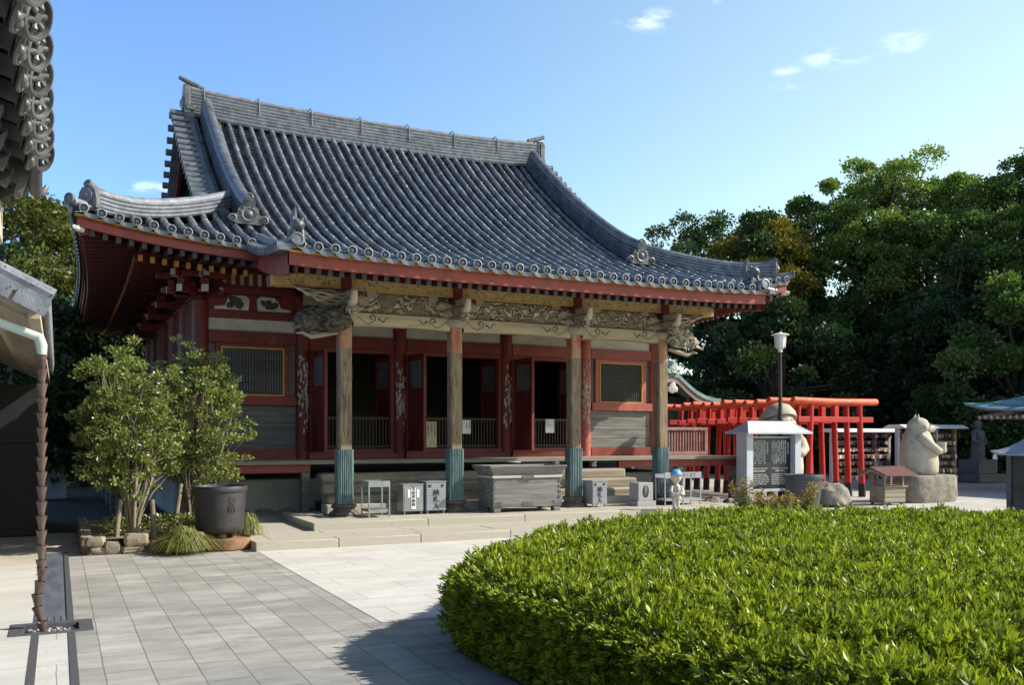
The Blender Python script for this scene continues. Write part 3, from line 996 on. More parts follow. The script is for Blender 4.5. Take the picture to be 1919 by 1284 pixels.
# ------------------------------------------------------------------ eaves: fascia, rafters, boards
def eave_z(a, t0=0.0): return float(zroof(a, t0))
def strip(mb, face, a_list, t, z_off, w, h, tref=0.0, mi=0):
    """board along the eave: t to t+w deep, its top z_off below the roof surface, h high"""
    rows = []
    a_list = np.asarray(a_list)
    z = zroof(a_list, tref) + z_off
    t = t + flare(face, a_list)
    pts = [fpos(face, a_list, t, z), fpos(face, a_list, t, z - h), fpos(face, a_list, t + w, z - h), fpos(face, a_list, t + w, z), fpos(face, a_list, t, z)]
    mb.grid(np.stack(pts), mi)
    for k in (0, -1):
        mb.add([p[k] for p in pts[:4]], [(0, 1, 2, 3)], mi)
M['rafter_tip'] = mat('sunlit_rafter_tip', (.55, .3, .25), (.4, .18, .14), 4, .7, .1)  # pale pink standing for sun on the right-hand rafter ends
fas, yel, sof = MB(), MB(), MB()
for face in ('front', 'left', 'right', 'back'):
    segs = [(-7.52, -4.66), (4.66, 7.52)] if face == 'front' else [(-7.52, 7.52)]
    for a0, a1 in segs:
        al = np.linspace(a0, a1, max(8, int(abs(a1 - a0) * 4)))
        strip(fas, face, al, .07, -.115, .1, .16)
        strip(yel, face, al, .035, -.075, .14, .037)
    rows = []
    for t in (.05, .6, 1.2, 2.0, 3.0):
        al = np.linspace(-7.55, 7.55, 50)
        al2 = al * np.clip((HW - t + .3) / HW, 0, 1)
        rows.append(fpos(face, al2, t + flare(face, al2) * (t < .1), zroof(al2, 0) - .155 + .22 * t))
    sof.grid(np.stack(rows))
ak = np.linspace(-4.66, 4.66, 40)
strip(fas, 'front', ak, TK + .07, -.1, .1, .19, TK)
strip(yel, 'front', ak, TK + .035, -.065, .14, .037, TK)
rows = [fpos('front', ak, t, zroof(ak, TK) - .135 + .2 * (t - TK)) for t in (TK + .1, -1, .5, 1.8)]
sof.grid(np.stack(rows))
for sx in (-1, 1):
    tt = np.linspace(TK + .07, .35, 14)
    q = fpos('front', np.full(14, sx * 4.66), tt, zroof(4.66, tt))
    for dx in (0, -.09 * sx):
        fas.grid(np.stack([q + np.array([dx, 0, -.1]), q + np.array([dx, 0, -.42])]))
    fas.grid(np.stack([q + np.array([0, 0, -.42]), q + np.array([-.09 * sx, 0, -.42])]))
fas.build('eave_fascia', 'redbright', hall, 30)
yel.build('eave_batten', 'yellow', hall, 30)
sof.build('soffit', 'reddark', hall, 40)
from collections import defaultdict
hien, jid = defaultdict(MB), defaultdict(MB)
def reg(face, a): return face if face != 'front' else 'porch' if abs(a) < 4.6 else 'west' if a < 0 else 'east'
def rafter(mb, face, a, t0, t1, z0, slope, w, h, mi, emi):
    t0 = t0 + float(flare(face, a)) * (t0 < .5)
    p0 = fpos(face, a, t0, z0)
    p1 = fpos(face, a, t1, z0 + slope * (t1 - t0))
    mb.beam(p0, p1, w, h, mi, emi)
for face in ('front', 'left', 'right'):
    for a in np.arange(-7.3, 7.31, .2):
        if face == 'front' and abs(a) < 4.62: continue
        ez = eave_z(a)
        lim = HW - abs(a) + .12
        rafter(hien[reg(face, a)], face, a, .12, min(1.25, max(lim, .3)), ez - .33, .12, .075, .1, 0, 2 if face == 'right' else 1)
        if lim > 1.05:
            e1 = float(zroof(a, 0)) * .8 + 4.9 * .2
            rafter(jid[reg(face, a)], face, a, 1.0, min(2.6, lim), e1 - .33, .22, .08, .11, 0, 1)
    rowz = []
    al = np.linspace(-6.6, 6.6, 40)
    if face == 'front':
        for seg in (np.linspace(-6.6, -4.6, 10), np.linspace(4.6, 6.6, 10)):
            z = zroof(seg, 0) * .8 + 4.9 * .2
            hien[reg(face, seg[0] * 1.01)].grid(np.stack([fpos(face, seg, 1.02, z - .265), fpos(face, seg, 1.02, z - .2), fpos(face, seg, 1.12, z - .2)]), 0)
    else:
        z = zroof(al, 0) * .8 + 4.9 * .2
        hien[face].grid(np.stack([fpos(face, al, 1.02, z - .265), fpos(face, al, 1.02, z - .2), fpos(face, al, 1.12, z - .2)]), 0)
for a in np.arange(-4.55, 4.56, .182):
    rafter(hien['porch'], 'front', a, TK + .14, 1.9, eave_z(a, TK) - .335, .2, .075, .1, 0, 1)
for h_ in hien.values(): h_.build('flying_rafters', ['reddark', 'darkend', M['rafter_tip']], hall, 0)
for h_ in jid.values(): h_.build('base_rafters', ['reddark', 'yellow'], hall, 0)
# corner beams with a pale end
for cx in (-1, 1):
    mb = MB()
    o = np.array([cx, -1, 0]) / math.sqrt(2)
    p = np.array([CX + cx * (HW - .16), E0 + .16, 5.02])
    mb.beam(p, p - o * 3.2 + np.array([0, 0, .12]), .17, .24, 0, 0)
    cb = mb.build('corner_beam', 'red', hall, 0)
    mb = MB()
    mb.blob(p + o * .04 + np.array([0, 0, -.03]), (.055, .15, .06), 14, 10, .3, 3, 2, math.atan2(o[1], o[0]) - math.pi / 2)
    mb.build('carved_tip', 'whitepaint', cb)
# ------------------------------------------------------------------ hall body
YW = 18.6
BX = [2.48, 4.46, 6.54, 9.07, 11.14, 13.12]
FZ = 1.16                       # veranda floor
mb = MB()
mb.bb(2.1, 13.5, 18.1, 29.6, -.02, .78)
mb.build('plinth', mat('grey_plaster_plinth', (.36, .36, .34), (.24, .24, .23), 1.5, .9, .2, 20), hall, bevel=.04)
mb = MB()
for i in range(26):
    mb.blob((2.3 + i * .43, 18.02, .06), (.24, .12, .16), 10, 8, .2, 2, i)
mb.build('plinth_stones', 'rock', hall, 60)

def column(x, y, slips):
    mb = MB()
    mb.lathe((x, y, FZ), [(.155, 0), (.155, 2.9), (.145, 3.1)], 20)
    c = mb.build('column', 'red' if x < 10 else 'redlit', hall, 40)  # columns at the right end take the sunlit red
    if slips:
        s = MB()
        r2 = random.Random(int(x * 100))
        for i in range(slips):
            th = r2.uniform(-2.3, -.9)
            z = FZ + r2.triangular(.55, 2.2, 1.15)
            w, h = r2.uniform(.008, .02), r2.uniform(.03, .13)
            q = []
            for dz in (-h / 2, h / 2):
                for dt in (-w / .156 , w / .156):
                    q.append((x + .157 * math.cos(th + dt), y + .157 * math.sin(th + dt), z + dz + r2.uniform(-.01, .01)))
            s.add(q, [(0, 1, 3, 2)])
        s.build('paper_slips', mat('peeling_paper_slip', (.55, .53, .5), (.12, .1, .1), 30, .9, .1), c, 0)
    return c
for i, x in enumerate(BX):
    column(x, YW, 0 if i in (0, 5) else (70 if i != 3 else 40))
for k in range(1, 6):
    column(BX[0], YW + 2.13 * k, 0)
    column(BX[5], YW + 2.13 * k, 0)

def bracket(x, y, out, z=4.42):
    """three-arm bracket complex with pale end faces"""
    out = np.array([*out, 0.0])
    sd = np.array([-out[1], out[0], 0.0])
    c = np.array([x, y, z])
    mb = MB()
    rz = math.atan2(out[1], out[0])
    mb.lathe(c + np.array([0, 0, -.18]), [(.14, 0), (.2, .1), (.2, .19)], 4)
    mb.beam(c - sd * .48, c + sd * .48, .13, .14, 0, 1)
    mb.beam(c - out * .2, c + out * .62, .13, .14, 0, 1)
    for d in (-.4, 0, .4):
        mb.box(c + sd * d + np.array([0, 0, .14]), (.16, .16, .11), rz)
    mb.box(c + out * .5 + np.array([0, 0, .14]), (.16, .16, .11), rz)
    mb.beam(c + out * .5 - sd * .4 + np.array([0, 0, .26]), c + out * .5 + sd * .4 + np.array([0, 0, .26]), .12, .12, 0, 1)
    mb.beam(c - out * .1 + np.array([0, 0, .27]), c + out * .8 + np.array([0, 0, .27]), .11, .12, 0, 1)
    for s in (-1, 1):   # carved nosings
        mb.blob(c + sd * s * .5 + out * .05 + np.array([0, 0, -.04]), (.07, .07, .05), 10, 8, .25, 3, 3, mi=0)
    return mb.build('bracket', ['red', 'whitepaint'], hall, 30)
for i, x in enumerate(BX):
    if i in (0, 5):
        o = (-1 if i == 0 else 1, -1)
        bracket(x, YW, (o[0] * .7071, -.7071))
    if i not in (2, 3):
        bracket(x, YW, (0, -1))
for k in range(0, 6):
    bracket(BX[0], YW + 2.13 * k, (-1, 0))
    bracket(BX[5], YW + 2.13 * k, (1, 0))

# side and back walls, interior, ceiling
mb = MB()
for x, s in ((BX[0], -1), (BX[5], 1)):
    mb.bb(x - .05, x + .05, YW + .1, 29.25, FZ, 5.6)
mb.bb(BX[0], BX[5], 29.2, 29.3, FZ, 5.6)
mb.each('outer_wall', 'reddark', hall)
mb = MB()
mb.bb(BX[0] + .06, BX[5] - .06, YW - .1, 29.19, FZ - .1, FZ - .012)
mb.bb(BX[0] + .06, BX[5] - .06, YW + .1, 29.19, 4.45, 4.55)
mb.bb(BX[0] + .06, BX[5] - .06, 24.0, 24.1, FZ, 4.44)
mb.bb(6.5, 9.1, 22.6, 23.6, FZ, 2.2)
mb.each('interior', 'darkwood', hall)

# facade members, bay by bay
def facade_bay(xa, xb, kind):
    a, b = xa + .14, xb - .14
    mb = MB()
    mb.bb(a, b, YW - .09, YW + .1, 3.46, 3.70)
    mb.bb(a, b, YW - .1, YW + .1, 3.945, 4.10)
    mb.bb(a, b, YW - .04, YW + .06, 4.103, 4.42)
    mb.bb(a, b, YW - .1, YW + .1, 4.423, 4.58)
    mb.bb(a, b, YW - .03, YW + .06, 4.583, 5.2)
    mb.bb(a, b, YW - .1, YW + .1, FZ, 1.36)
    mb.each('tie_beam', 'red' if xa < 9 else 'redbright', hall, 0, bevel=.006)  # brighter red in the right bays, for the sun on them
    mb = MB()
    mb.bb(a, b, YW - .03, YW + .03, 3.703, 3.942)
    mb.build('plaster_band', 'white', hall, 0)
    mb = MB()
    for xx in np.arange(a, b - .05, .17):
        mb.bb(xx, xx + .09, YW - .075, YW - .031, 4.583, 4.9)
    mb.build('bracket_slats', 'red', hall, 0)
    mb = MB()
    for xx in np.arange(a + .092, b - .08, .17):
        mb.bb(xx, xx + .076, YW - .055, YW - .0305, 4.6, 4.84)
    mb.build('bracket_plaster', 'white', hall, 0)
    if kind == 'window':
        red = 'red' if xa < 9 else 'redlit'  # sunlit copy of the red at the right end
        mb = MB()
        mb.bb(a, b, YW - .14, YW + .05, 2.235, 2.42)                      # sill
        mb.bb(a + .13, a + .23, YW - .07, YW + .05, 2.423, 3.457); mb.bb(b - .23, b - .13, YW - .07, YW + .05, 2.423, 3.457)
        mb.bb(a + .233, b - .233, YW - .065, YW + .05, 3.39, 3.457)
        mb.each('window_surround', red, hall, 0, bevel=.006)
        mb = MB()
        mb.bb(a, a + .127, YW - .02, YW + .03, 2.423, 3.457); mb.bb(b - .127, b, YW - .02, YW + .03, 2.423, 3.457)
        mb.each('window_jamb_board', 'greyboard', hall)
        x0, x1, z0, z1 = a + .236, b - .236, 2.425, 3.388
        mb = MB()
        f = .03
        mb.bb(x0, x0 + f, YW - .08, YW, z0, z1); mb.bb(x1 - f, x1, YW - .08, YW, z0, z1)
        mb.bb(x0 + f, x1 - f, YW - .08, YW, z1 - f, z1); mb.bb(x0 + f, x1 - f, YW - .08, YW, z0, z0 + f)
        w = mb.build('lattice_window', 'yellow', hall, 0)
        mb = MB()
        n = 21
        for k in range(n):
            x = x0 + f + (x1 - x0 - 2 * f) * (k + .5) / n
            mb.box((x, YW - .03, (z0 + z1) / 2), (.032, .032, z1 - z0 - 2 * f), R(45))
        mb.build('lattice_bars', 'greyboard', w, 0)
        mb = MB()
        mb.bb(x0, x1, YW + .02, YW + .04, z0, z1)
        mb.build('dark_backing', 'darkwood', w, 0)
        mb = MB()
        for k in range(4):
            mb.bb(a, b, YW - .045 - .004 * (k % 2), YW + .03, 1.363 + k * .217, 1.363 + (k + 1) * .217 - .004)
        mb.build('board_panel', 'greywood' if xa > 9 else 'greyboard', hall, 0)  # right bay paler for the sun on it, left bay darker for shade
        # frog-leg struts: white carved panels with dark reliefs
        for q in (.3, .7):
            xc = a + (b - a) * q
            sgn = -1 if q < .5 else 1
            pts = [(-.3, 0), (.3, 0), (.3, .25), (.2, .29), (-.2, .29), (-.3, .25)]
            pts = [(-.3, 0.0), (.25, 0), (.27, .22), (.2, .29), (-.1, .28), (-.16, .2), (-.2, .08), (-.4, .05), (-.4, 0)]
            if sgn > 0: pts = [(-x, z) for x, z in pts][::-1]
            mb = MB()
            mb.prism(pts, (xc, YW - .045, 4.11), (1, 0, 0), (0, 0, 1), (0, -1, 0), .03)
            fl = mb.build('frog_leg_strut', 'whitepaint', hall, 20)
            mb = MB()
            for k in range(9):
                r3 = random.Random(k + int(xc * 10))
                mb.blob((xc - .02 * sgn + r3.uniform(-.13, .13), YW - .08, 4.25 + r3.uniform(-.07, .07)), (r3.uniform(.05, .1), .03, r3.uniform(.03, .06)), 12, 9, .5, 4, k, aamp=.6)
            mb.build('relief', 'carvedark', fl, 60)
    else:
        # threshold and door head
        mb = MB()
        mb.bb(a, b, YW - .06, YW + .08, 3.36, 3.457)
        mb.bb(a, a + .07, YW - .06, YW + .08, 1.363, 3.357); mb.bb(b - .07, b, YW - .06, YW + .08, 1.363, 3.357)
        mb.bb(a - .05, b + .05, YW - .2, YW - .103, FZ + .003, 1.27)
        mb.each('door_frame', 'red', hall, 0, bevel=.006)
        # leaves: the left one swung outwards, the right one inwards
        for hx, ang, s in ((a + .06, R(-84), 1), (b - .06, R(96), -1)):
            L = .72
            def loc(u, w, z):      # along the leaf, across it
                u0 = u * (1 if s > 0 else -1)
                c, q = math.cos(ang), math.sin(ang)
                if s < 0: c, q = math.cos(-ang), math.sin(-ang); return (hx - u * -c * -1 if False else hx - u * math.cos(R(84)), YW + u * math.sin(R(84)) + 0 * w, z)
                return (hx + u * math.cos(R(84)), YW - .1 - u * math.sin(R(84)), z)
            def leafbox(m_, u0, u1, z0, z1, th):
                p0, p1 = np.array(loc(u0, 0, (z0 + z1) / 2)), np.array(loc(u1, 0, (z0 + z1) / 2))
                m_.beam(p0, p1, th, z1 - z0)
            mb = MB()
            leafbox(mb, 0, .08, 1.31, 3.36, .06); leafbox(mb, L - .09, L, 1.31, 3.36, .065)
            for z0, z1 in ((1.31, 1.42), (1.95, 2.03), (2.42, 2.5), (3.22, 3.36), (2.56, 2.64)):
                leafbox(mb, .081, L - .091, z0, z1, .05)
            leafbox(mb, .081, L - .091, 1.42, 2.56, .028)
            d = mb.build('door', 'red', hall, 0, bevel=.004)
            mb = MB()
            leafbox(mb, .081, L - .091, 2.641, 3.219, .02)
            mb.build('pane', 'paneglass', d, 0)
        # low slatted barrier inside the opening
        mb = MB()
        mb.bb(a + .07, b - .07, YW - .0, YW + .05, 1.98, 2.03); mb.bb(a + .07, b - .07, YW - .0, YW + .05, 1.38, 1.43)
        for x in np.arange(a + .14, b - .1, .072):
            mb.bb(x - .012, x + .012, YW + .01, YW + .035, 1.43, 1.98)
        mb.build('slatted_barrier', mat('dark_slat_wood', (.05, .035, .026), (.028, .02, .015), 4, .7), hall, 0)
for i in range(5):
    facade_bay(BX[i], BX[i + 1], 'window' if i in (0, 4) else 'door')
# faint hanging cloths with pale characters deep in the hall
for x, ch in ((5.75, '観'), (7.35, '奉')):
    mb = MB()
    mb.lathe((x, 20.1, 2.75), [(.05, 0), (.2, .08), (.23, .3), (.2, .52), (.05, .6)], 16)
    ln = mb.build('paper_lantern', mat('dim_lantern_paper', (.11, .08, .05), (.07, .05, .035), 5, .8), hall, 40)
    lettering(ch, .26, 'paperold', ln, (x, 20.1 - .235, 2.95), (1, 0, 0), (0, 0, 1))

# veranda, its posts, fences and the stairs
mb = MB()
for k in range(7):
    mb.bb(.95, 14.65, 17.1 + k * .2, 17.1 + (k + 1) * .2 - .006, FZ - .07, FZ + .001 * (k % 2))
for k in range(8):
    mb.bb(.95 + k * .19, .95 + (k + 1) * .19 - .006, 18.5, 30, FZ - .07, FZ - .002)
    mb.bb(13.13 + k * .19, 13.13 + (k + 1) * .19 - .006, 18.5, 30, FZ - .07, FZ - .002)
mb.build('veranda_floor', 'stair', hall, 0, bevel=.004)
mb = MB()
mb.bb(1.02, 4.28, 17.2, 17.34, .93, FZ - .073); mb.bb(11.2, 14.58, 17.2, 17.34, .93, FZ - .073)
mb.bb(1.02, 1.16, 17.345, 29.8, .93, FZ - .073); mb.bb(14.44, 14.58, 17.345, 29.8, .93, FZ - .073)
mb.each('veranda_beam', 'redbright', hall, 0, bevel=.008)
for x in (1.1, 2.7, 4.2, 11.3, 12.9, 14.5):
    mb = MB()
    mb.bb(x - .08, x + .08, 17.22, 17.38, .1, .93)
    mb.bb(x - .16, x + .16, 17.14, 17.46, -.02, .1)
    mb.build('veranda_post', 'greywood', hall, 0, bevel=.01)
for y in (19.5, 21.6, 23.7, 26):
    for x in (1.1, 14.5):
        mb = MB()
        mb.bb(x - .08, x + .08, y - .08, y + .08, 0, .93)
        mb.build('veranda_post', 'greywood', hall, 0, bevel=.01)
for x0, x1 in ((.98, 2.32), (13.28, 14.75)):
    mb = MB()
    mb.bb(x0, x1, YW - .05, YW + .05, FZ + .62, FZ + .69); mb.bb(x0, x1, YW - .04, YW + .04, FZ + .01, FZ + .09)
    mb.bb(x0, x0 + .09, YW - .045, YW + .045, FZ + .09, FZ + .62); mb.bb(x1 - .09, x1, YW - .045, YW + .045, FZ + .09, FZ + .62)
    for x in np.arange(x0 + .13, x1 - .1, .085):
        mb.bb(x - .016, x + .016, YW - .015, YW + .015, FZ + .09, FZ + .62)
    mb.build('veranda_fence', mat('weathered_red_fence', (.4, .25, .22), (.22, .1, .08), 6, .85, .2), hall, 0, bevel=.003)
st = [(.925, 17.095, 16.72, 4.36, 11.06), (.74, 16.8, 16.4, 4.3, 11.14), (.555, 16.48, 16.08, 4.3, 11.14)]
for z, y1, y0, x0, x1 in st:
    mb = MB()
    pr = []
    for x, dz in ((x0, 0), (x1, 0)):
        pass
    mb.bb(x0, x1, y0, y1, z - .2, z)
    mb.build('stair_tread', 'stair', hall, 40, bevel=.04)
mb = MB()
mb.bb(4.34, 4.5, 16.15, 17.09, .24, .4); mb.bb(10.95, 11.1, 16.15, 17.09, .24, .4); mb.bb(4.4, 11.05, 16.2, 17.09, .24, .36)
mb.each('stair_base', 'darkwood', hall)
mb = MB()
slab_run(mb, 4.25, 11.2, 15.9, 16.3, .2, .4, 1.6)
mb.build('stone_tread', 'granite', hall, 0, bevel=.015)

# ------------------------------------------------------------------ porch: posts, rainbow beams, carvings
YP = 15.55
PXS = BX[1:5]
for x in PXS:
    s = .112
    mb = MB()
    ch = .025
    oct_ = [(-s, -s + ch), (-s + ch, -s), (s - ch, -s), (s, -s + ch), (s, s - ch), (s - ch, s), (-s + ch, s), (-s, s - ch)]
    mb.prism(oct_, (x, YP, .4), (1, 0, 0), (0, 1, 0), (0, 0, 1), 2.75, 0)
    mb.prism([(q[0] * 1.002, q[1] * 1.002) for q in oct_], (x, YP, 3.15), (1, 0, 0), (0, 1, 0), (0, 0, 1), .5, 1)
    post = mb.build('porch_post', ['postwood', M['postred']] if 'postred' in M else ['postwood', 'red'], hall, 20)
    mb = MB()
    n = 6
    prof = []
    for k in range(4):
        c, q = math.cos(k * math.pi / 2), math.sin(k * math.pi / 2)
        for i in range(n):
            u0 = -s + 2 * s * i / n
            for f, e in ((.02, .01), (.36, .01), (.44, .03), (.9, .03)):
                u = u0 + 2 * s / n * f
                d = s + e
                prof.append((u * c + d * q, u * q - d * c))
    mb.prism(prof, (x, YP, .43), (1, 0, 0), (0, 1, 0), (0, 0, 1), .96)
    sl = mb.build('copper_sleeve', 'copper', post, 0)
    mb = MB()
    mb.lathe((x, YP, .24), [(.27, 0), (.285, .03), (.25, .07), (.19, .1), (.2, .13), (.235, .15), (.23, .19), (.2, .2)], 8)
    mb.bb(x - .3, x + .3, YP - .3, YP + .3, .18, .252)
    mb.build('post_base', 'basestone', post, 30, bevel=.01)

def spiral(cx, cz, r, turns, sgn, y, start=0.0, n=40):
    out = []
    for i in range(n + 1):
        q = i / n
        rr = r * (1 - q) + .012
        th = start + sgn * q * turns * 2 * math.pi
        out.append((cx + rr * math.cos(th), y, cz + rr * math.sin(th)))
    return out
for j in range(3):
    x0, x1 = PXS[j] + .137, PXS[j + 1] - .137
    mb = MB()
    xs_ = np.linspace(x0, x1, 15)
    zb = 3.53 + .03 * np.sin((xs_ - x0) / (x1 - x0) * math.pi)
    rows = [np.stack([xs_, np.full(15, y), z], 1) for y, z in ((YP - .105, zb), (YP - .12, zb + .04), (YP - .12, np.full(15, 3.76)), (YP - .1, np.full(15, 3.78)), (YP + .1, np.full(15, 3.78)), (YP + .11, zb), (YP - .105, zb))]
    mb.grid(np.stack(rows))
    rb = mb.build('rainbow_beam', 'beam', hall, 30)
    mb = MB()
    w = x1 - x0
    for sg, xe in ((1, x0), (-1, x1)):
        P = [(xe + sg * .02, YP - .119, 3.74), (xe + sg * .1, YP - .119, 3.68), (xe + sg * .2, YP - .119, 3.6), (xe + sg * .27, YP - .119, 3.575), (xe + sg * .36, YP - .119, 3.64)]
        P += spiral(xe + sg * .33, 3.69, .055, 1.1, sg * 1 if sg > 0 else -1, YP - .119, -.6 if sg > 0 else math.pi + .6, 16)
        mb.tube(P, [.004 + .006 * math.sin(math.pi * i / len(P)) for i in range(len(P))], 6)
        Q = [(xe + sg * (.42 + .03 * i), YP - .119, 3.64 + .035 * math.sin(i * 1.3) + .006 * i) for i in range(8)]
        mb.tube(Q, [.003 + .008 * abs(math.sin(i * 1.1)) for i in range(8)], 6)
        Q = [(xe + sg * (.44 + .02 * i), YP - .119, 3.7 - .02 * i + .01 * math.sin(i * 2)) for i in range(5)]
        mb.tube(Q, .005, 6)
    mb.build('scroll_painting', 'ink', rb, 60)
    # carved wave and cloud panel between the beams
    nx, nz = 190, 56
    X, Z = np.meshgrid(np.linspace(0, w, nx), np.linspace(0, .36, nz))
    h = np.zeros_like(X)
    wx = X + .05 * np.sin(9 * Z * 2 + X * 5 + j) + .03 * np.sin(31 * X + 22 * Z + j * 2)
    wz = Z + .04 * np.sin(8 * X + j * 2) + .025 * np.sin(23 * X - 30 * Z + j)
    base = np.sin(60 * wz + 16 * np.sin(5.3 * wx + j)) * .55 + .5 * np.sin(47 * wx + 26 * np.sin(9 * wz))
    h = base
    cs = [(.36, .24, .16), (.68, .17, .145), (.62, .02, .12), (.33, .02, .1)] if j != 1 else [(.2, .06, .1), (.5, .3, .09), (.83, .08, .1), (.64, .02, .1)]
    for fx, cz, rad in cs:
        dx, dz = (X - fx * w), (Z - cz) * 1.15
        r = np.hypot(dx, dz)
        th = np.arctan2(dz, dx)
        sp = np.sin(2 * np.pi * (r / .036) + th)
        mk = np.clip((rad - r) / .02, 0, 1)
        h = h * (1 - mk) + sp * mk + mk * .15
    edge = np.clip(np.minimum.reduce([X, w - X, Z, .36 - Z]) / .015, 0, 1)
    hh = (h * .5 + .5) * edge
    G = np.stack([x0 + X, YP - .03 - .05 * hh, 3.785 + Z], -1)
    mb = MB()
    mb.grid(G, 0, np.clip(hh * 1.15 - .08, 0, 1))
    mb.bb(x0, x1, YP - .03, YP + .05, 3.785, 4.14)
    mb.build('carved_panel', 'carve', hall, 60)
# ochre painted beams above, broken by red blocks at the posts
ex = [PXS[0] - 1.25] + PXS + [PXS[3] + 1.25]
for j in range(5):
    x0, x1 = ex[j] + (.09 if j else 0), ex[j + 1] - (.09 if j < 4 else 0)
    mb = MB()
    mb.bb(x0, x1, YP - .16, YP + .1, 4.15, 4.37)
    pbm = mb.build('painted_beam', 'floral', hall, 0, bevel=.006)
    mb = MB()
    mb.bb(x0 + .002, x1 - .002, YP - .164, YP - .161, 4.153, 4.172); mb.bb(x0 + .002, x1 - .002, YP - .164, YP - .161, 4.35, 4.367)
    mb.bb(x0 + .002, x0 + .1, YP - .1655, YP - .1645, 4.18, 4.34)
    mb.build('ochre_border', 'yellow', pbm, 0)
for x in PXS:
    mb = MB()
    mb.bb(x - .087, x + .087, YP - .19, YP + .12, 4.1, 4.45)
    mb.build('red_block', 'red', hall, 0, bevel=.006)
    # white weathered bracket: stacked block, arms and curled nosing
    mb = MB()
    mb.lathe((x, YP, 3.6), [(.19, 0), (.25, .07), (.25, .14), (.2, .16)], 8)
    for d, zz in ((.33, 3.86), (.46, 4.02)):
        for s in (-1, 1):
            mb.tube([(x, YP - .02, zz - .04), (x + s * d * .6, YP - .02, zz - .05), (x + s * d, YP - .02, zz + .03)], [.075, .07, .05], 8)
            mb.box((x + s * d, YP - .02, zz + .09), (.17, .2, .075))
            mb.blob((x + s * d * .55, YP - .1, zz), (.13, .05, .07), 14, 10, .45, 3.5, int(zz * 10) + s, aamp=.8)
    mb.box((x, YP - .25, 3.88), (.15, .5, .13)); mb.box((x, YP - .33, 4.03), (.13, .3, .12))
    mb.tube([(x, YP - .4, 3.86), (x, YP - .58, 3.9), (x, YP - .62, 4.05), (x, YP - .55, 4.14)], [.075, .07, .055, .03], 10, a=.9)
    mb.blob((x, YP - .44, 3.78), (.1, .13, .09), 16, 10, .35, 3, int(x * 3), aamp=.8)
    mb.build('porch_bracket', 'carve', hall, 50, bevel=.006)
# beast-head nosings at both ends of the porch
def beast(x, s, m_, big):
    mb = MB()
    k = 1.0 if big else .78
    def carved(c, r, nu, nv, seed):
        mb.blob(c, r, nu, nv, .16, 3.0, seed, aamp=.55)
        V, A = mb.V[-1], mb.A[-1]
        c = np.array(c)
        for i in range(len(V)):
            v = Vector(V[i]) * 9 + Vector((seed, 0, 0))
            w = mnoise.noise(v * .6)
            h = math.sin((v.x + v.z * 1.3) * 2.6 + 7 * w) * .5 + mnoise.noise(v * 3) * .5
            V[i] += (V[i] - c) / np.linalg.norm(V[i] - c) * .016 * h
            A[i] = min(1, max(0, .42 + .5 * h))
    carved((x + s * .34, YP - .06, 3.64), (.33 * k, .22 * k, .23 * k), 90, 60, 4)
    carved((x + s * .6, YP - .1, 3.58), (.19 * k, .16 * k, .16 * k), 70, 46, 9)
    carved((x + s * .12, YP - .26, 3.62), (.27 * k, .2 * k, .22 * k), 80, 56, 12)
    # scrolled mane, tusk
    for i in range(12):
        q = i / 11
        c = np.array([x + s * (-.02 + .6 * q), YP - .42 + .24 * q, 3.8 - .1 * q + .05 * math.sin(i * 2.1)])
        P = []
        for j in range(10):
            r = .062 * (1 - j / 10) * k
            P.append(c + np.array([s * r * math.cos(j * .9 + i), -.02 * math.sin(j), r * math.sin(j * .9 + i)]))
        mb.tube(P, np.linspace(.02, .008, 10), 6, a=.75)
    mb.tube([(x + s * .68, YP - .16, 3.5), (x + s * .82, YP - .2, 3.44), (x + s * .86, YP - .2, 3.54)], [.04, .03, .012], 8, a=.95)
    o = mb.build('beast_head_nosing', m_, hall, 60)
    # layered pale ledges above and the swirled ledge below
    mb = MB()
    for i in range(6):
        z = 3.84 + i * .052
        e = .34 + .1 * i + .03 * math.sin(i * 2)
        xs_ = np.linspace(-.14, e, 14)
        P = [(x + s * q, YP - .2 - .025 * math.sin(q * 13 + i), z + .014 * math.sin(q * 17 + i * 2) + .05 * max(0, (q - e + .2) / .2) ** 2) for q in xs_]
        mb.tube(P, .024 + .006 * np.sin(xs_ * 20 + i), 8, a=.35 + .12 * (i % 5))
    mb.bb(min(x - s * .14, x + s * .6), max(x - s * .14, x + s * .6), YP - .17, YP + .06, 3.84, 4.14)
    mb.A[-1][:] = .08
    mb.tube([(x + s * .02, YP - .1, 3.42), (x + s * .3, YP - .1, 3.36), (x + s * .5, YP - .1, 3.31), (x + s * .66, YP - .1, 3.38), (x + s * .76, YP - .1, 3.36)], [.035, .05, .04, .03, .012], 10, a=.45)
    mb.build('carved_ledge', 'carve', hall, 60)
    return o
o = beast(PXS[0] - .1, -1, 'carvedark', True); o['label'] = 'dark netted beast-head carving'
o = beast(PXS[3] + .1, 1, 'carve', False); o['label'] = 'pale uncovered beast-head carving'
# curved tie beams from the porch posts to the hall
for x in PXS:
    mb = MB()
    P = [(x, YP + .1, 3.62), (x, YP + 1.0, 3.8), (x, YP + 2.0, 3.95), (x, YW - .12, 3.98)]
    mb.tube(P, [.11, .12, .12, .11], 8)
    mb.build('shrimp_tie_beam', 'red', hall, 40)
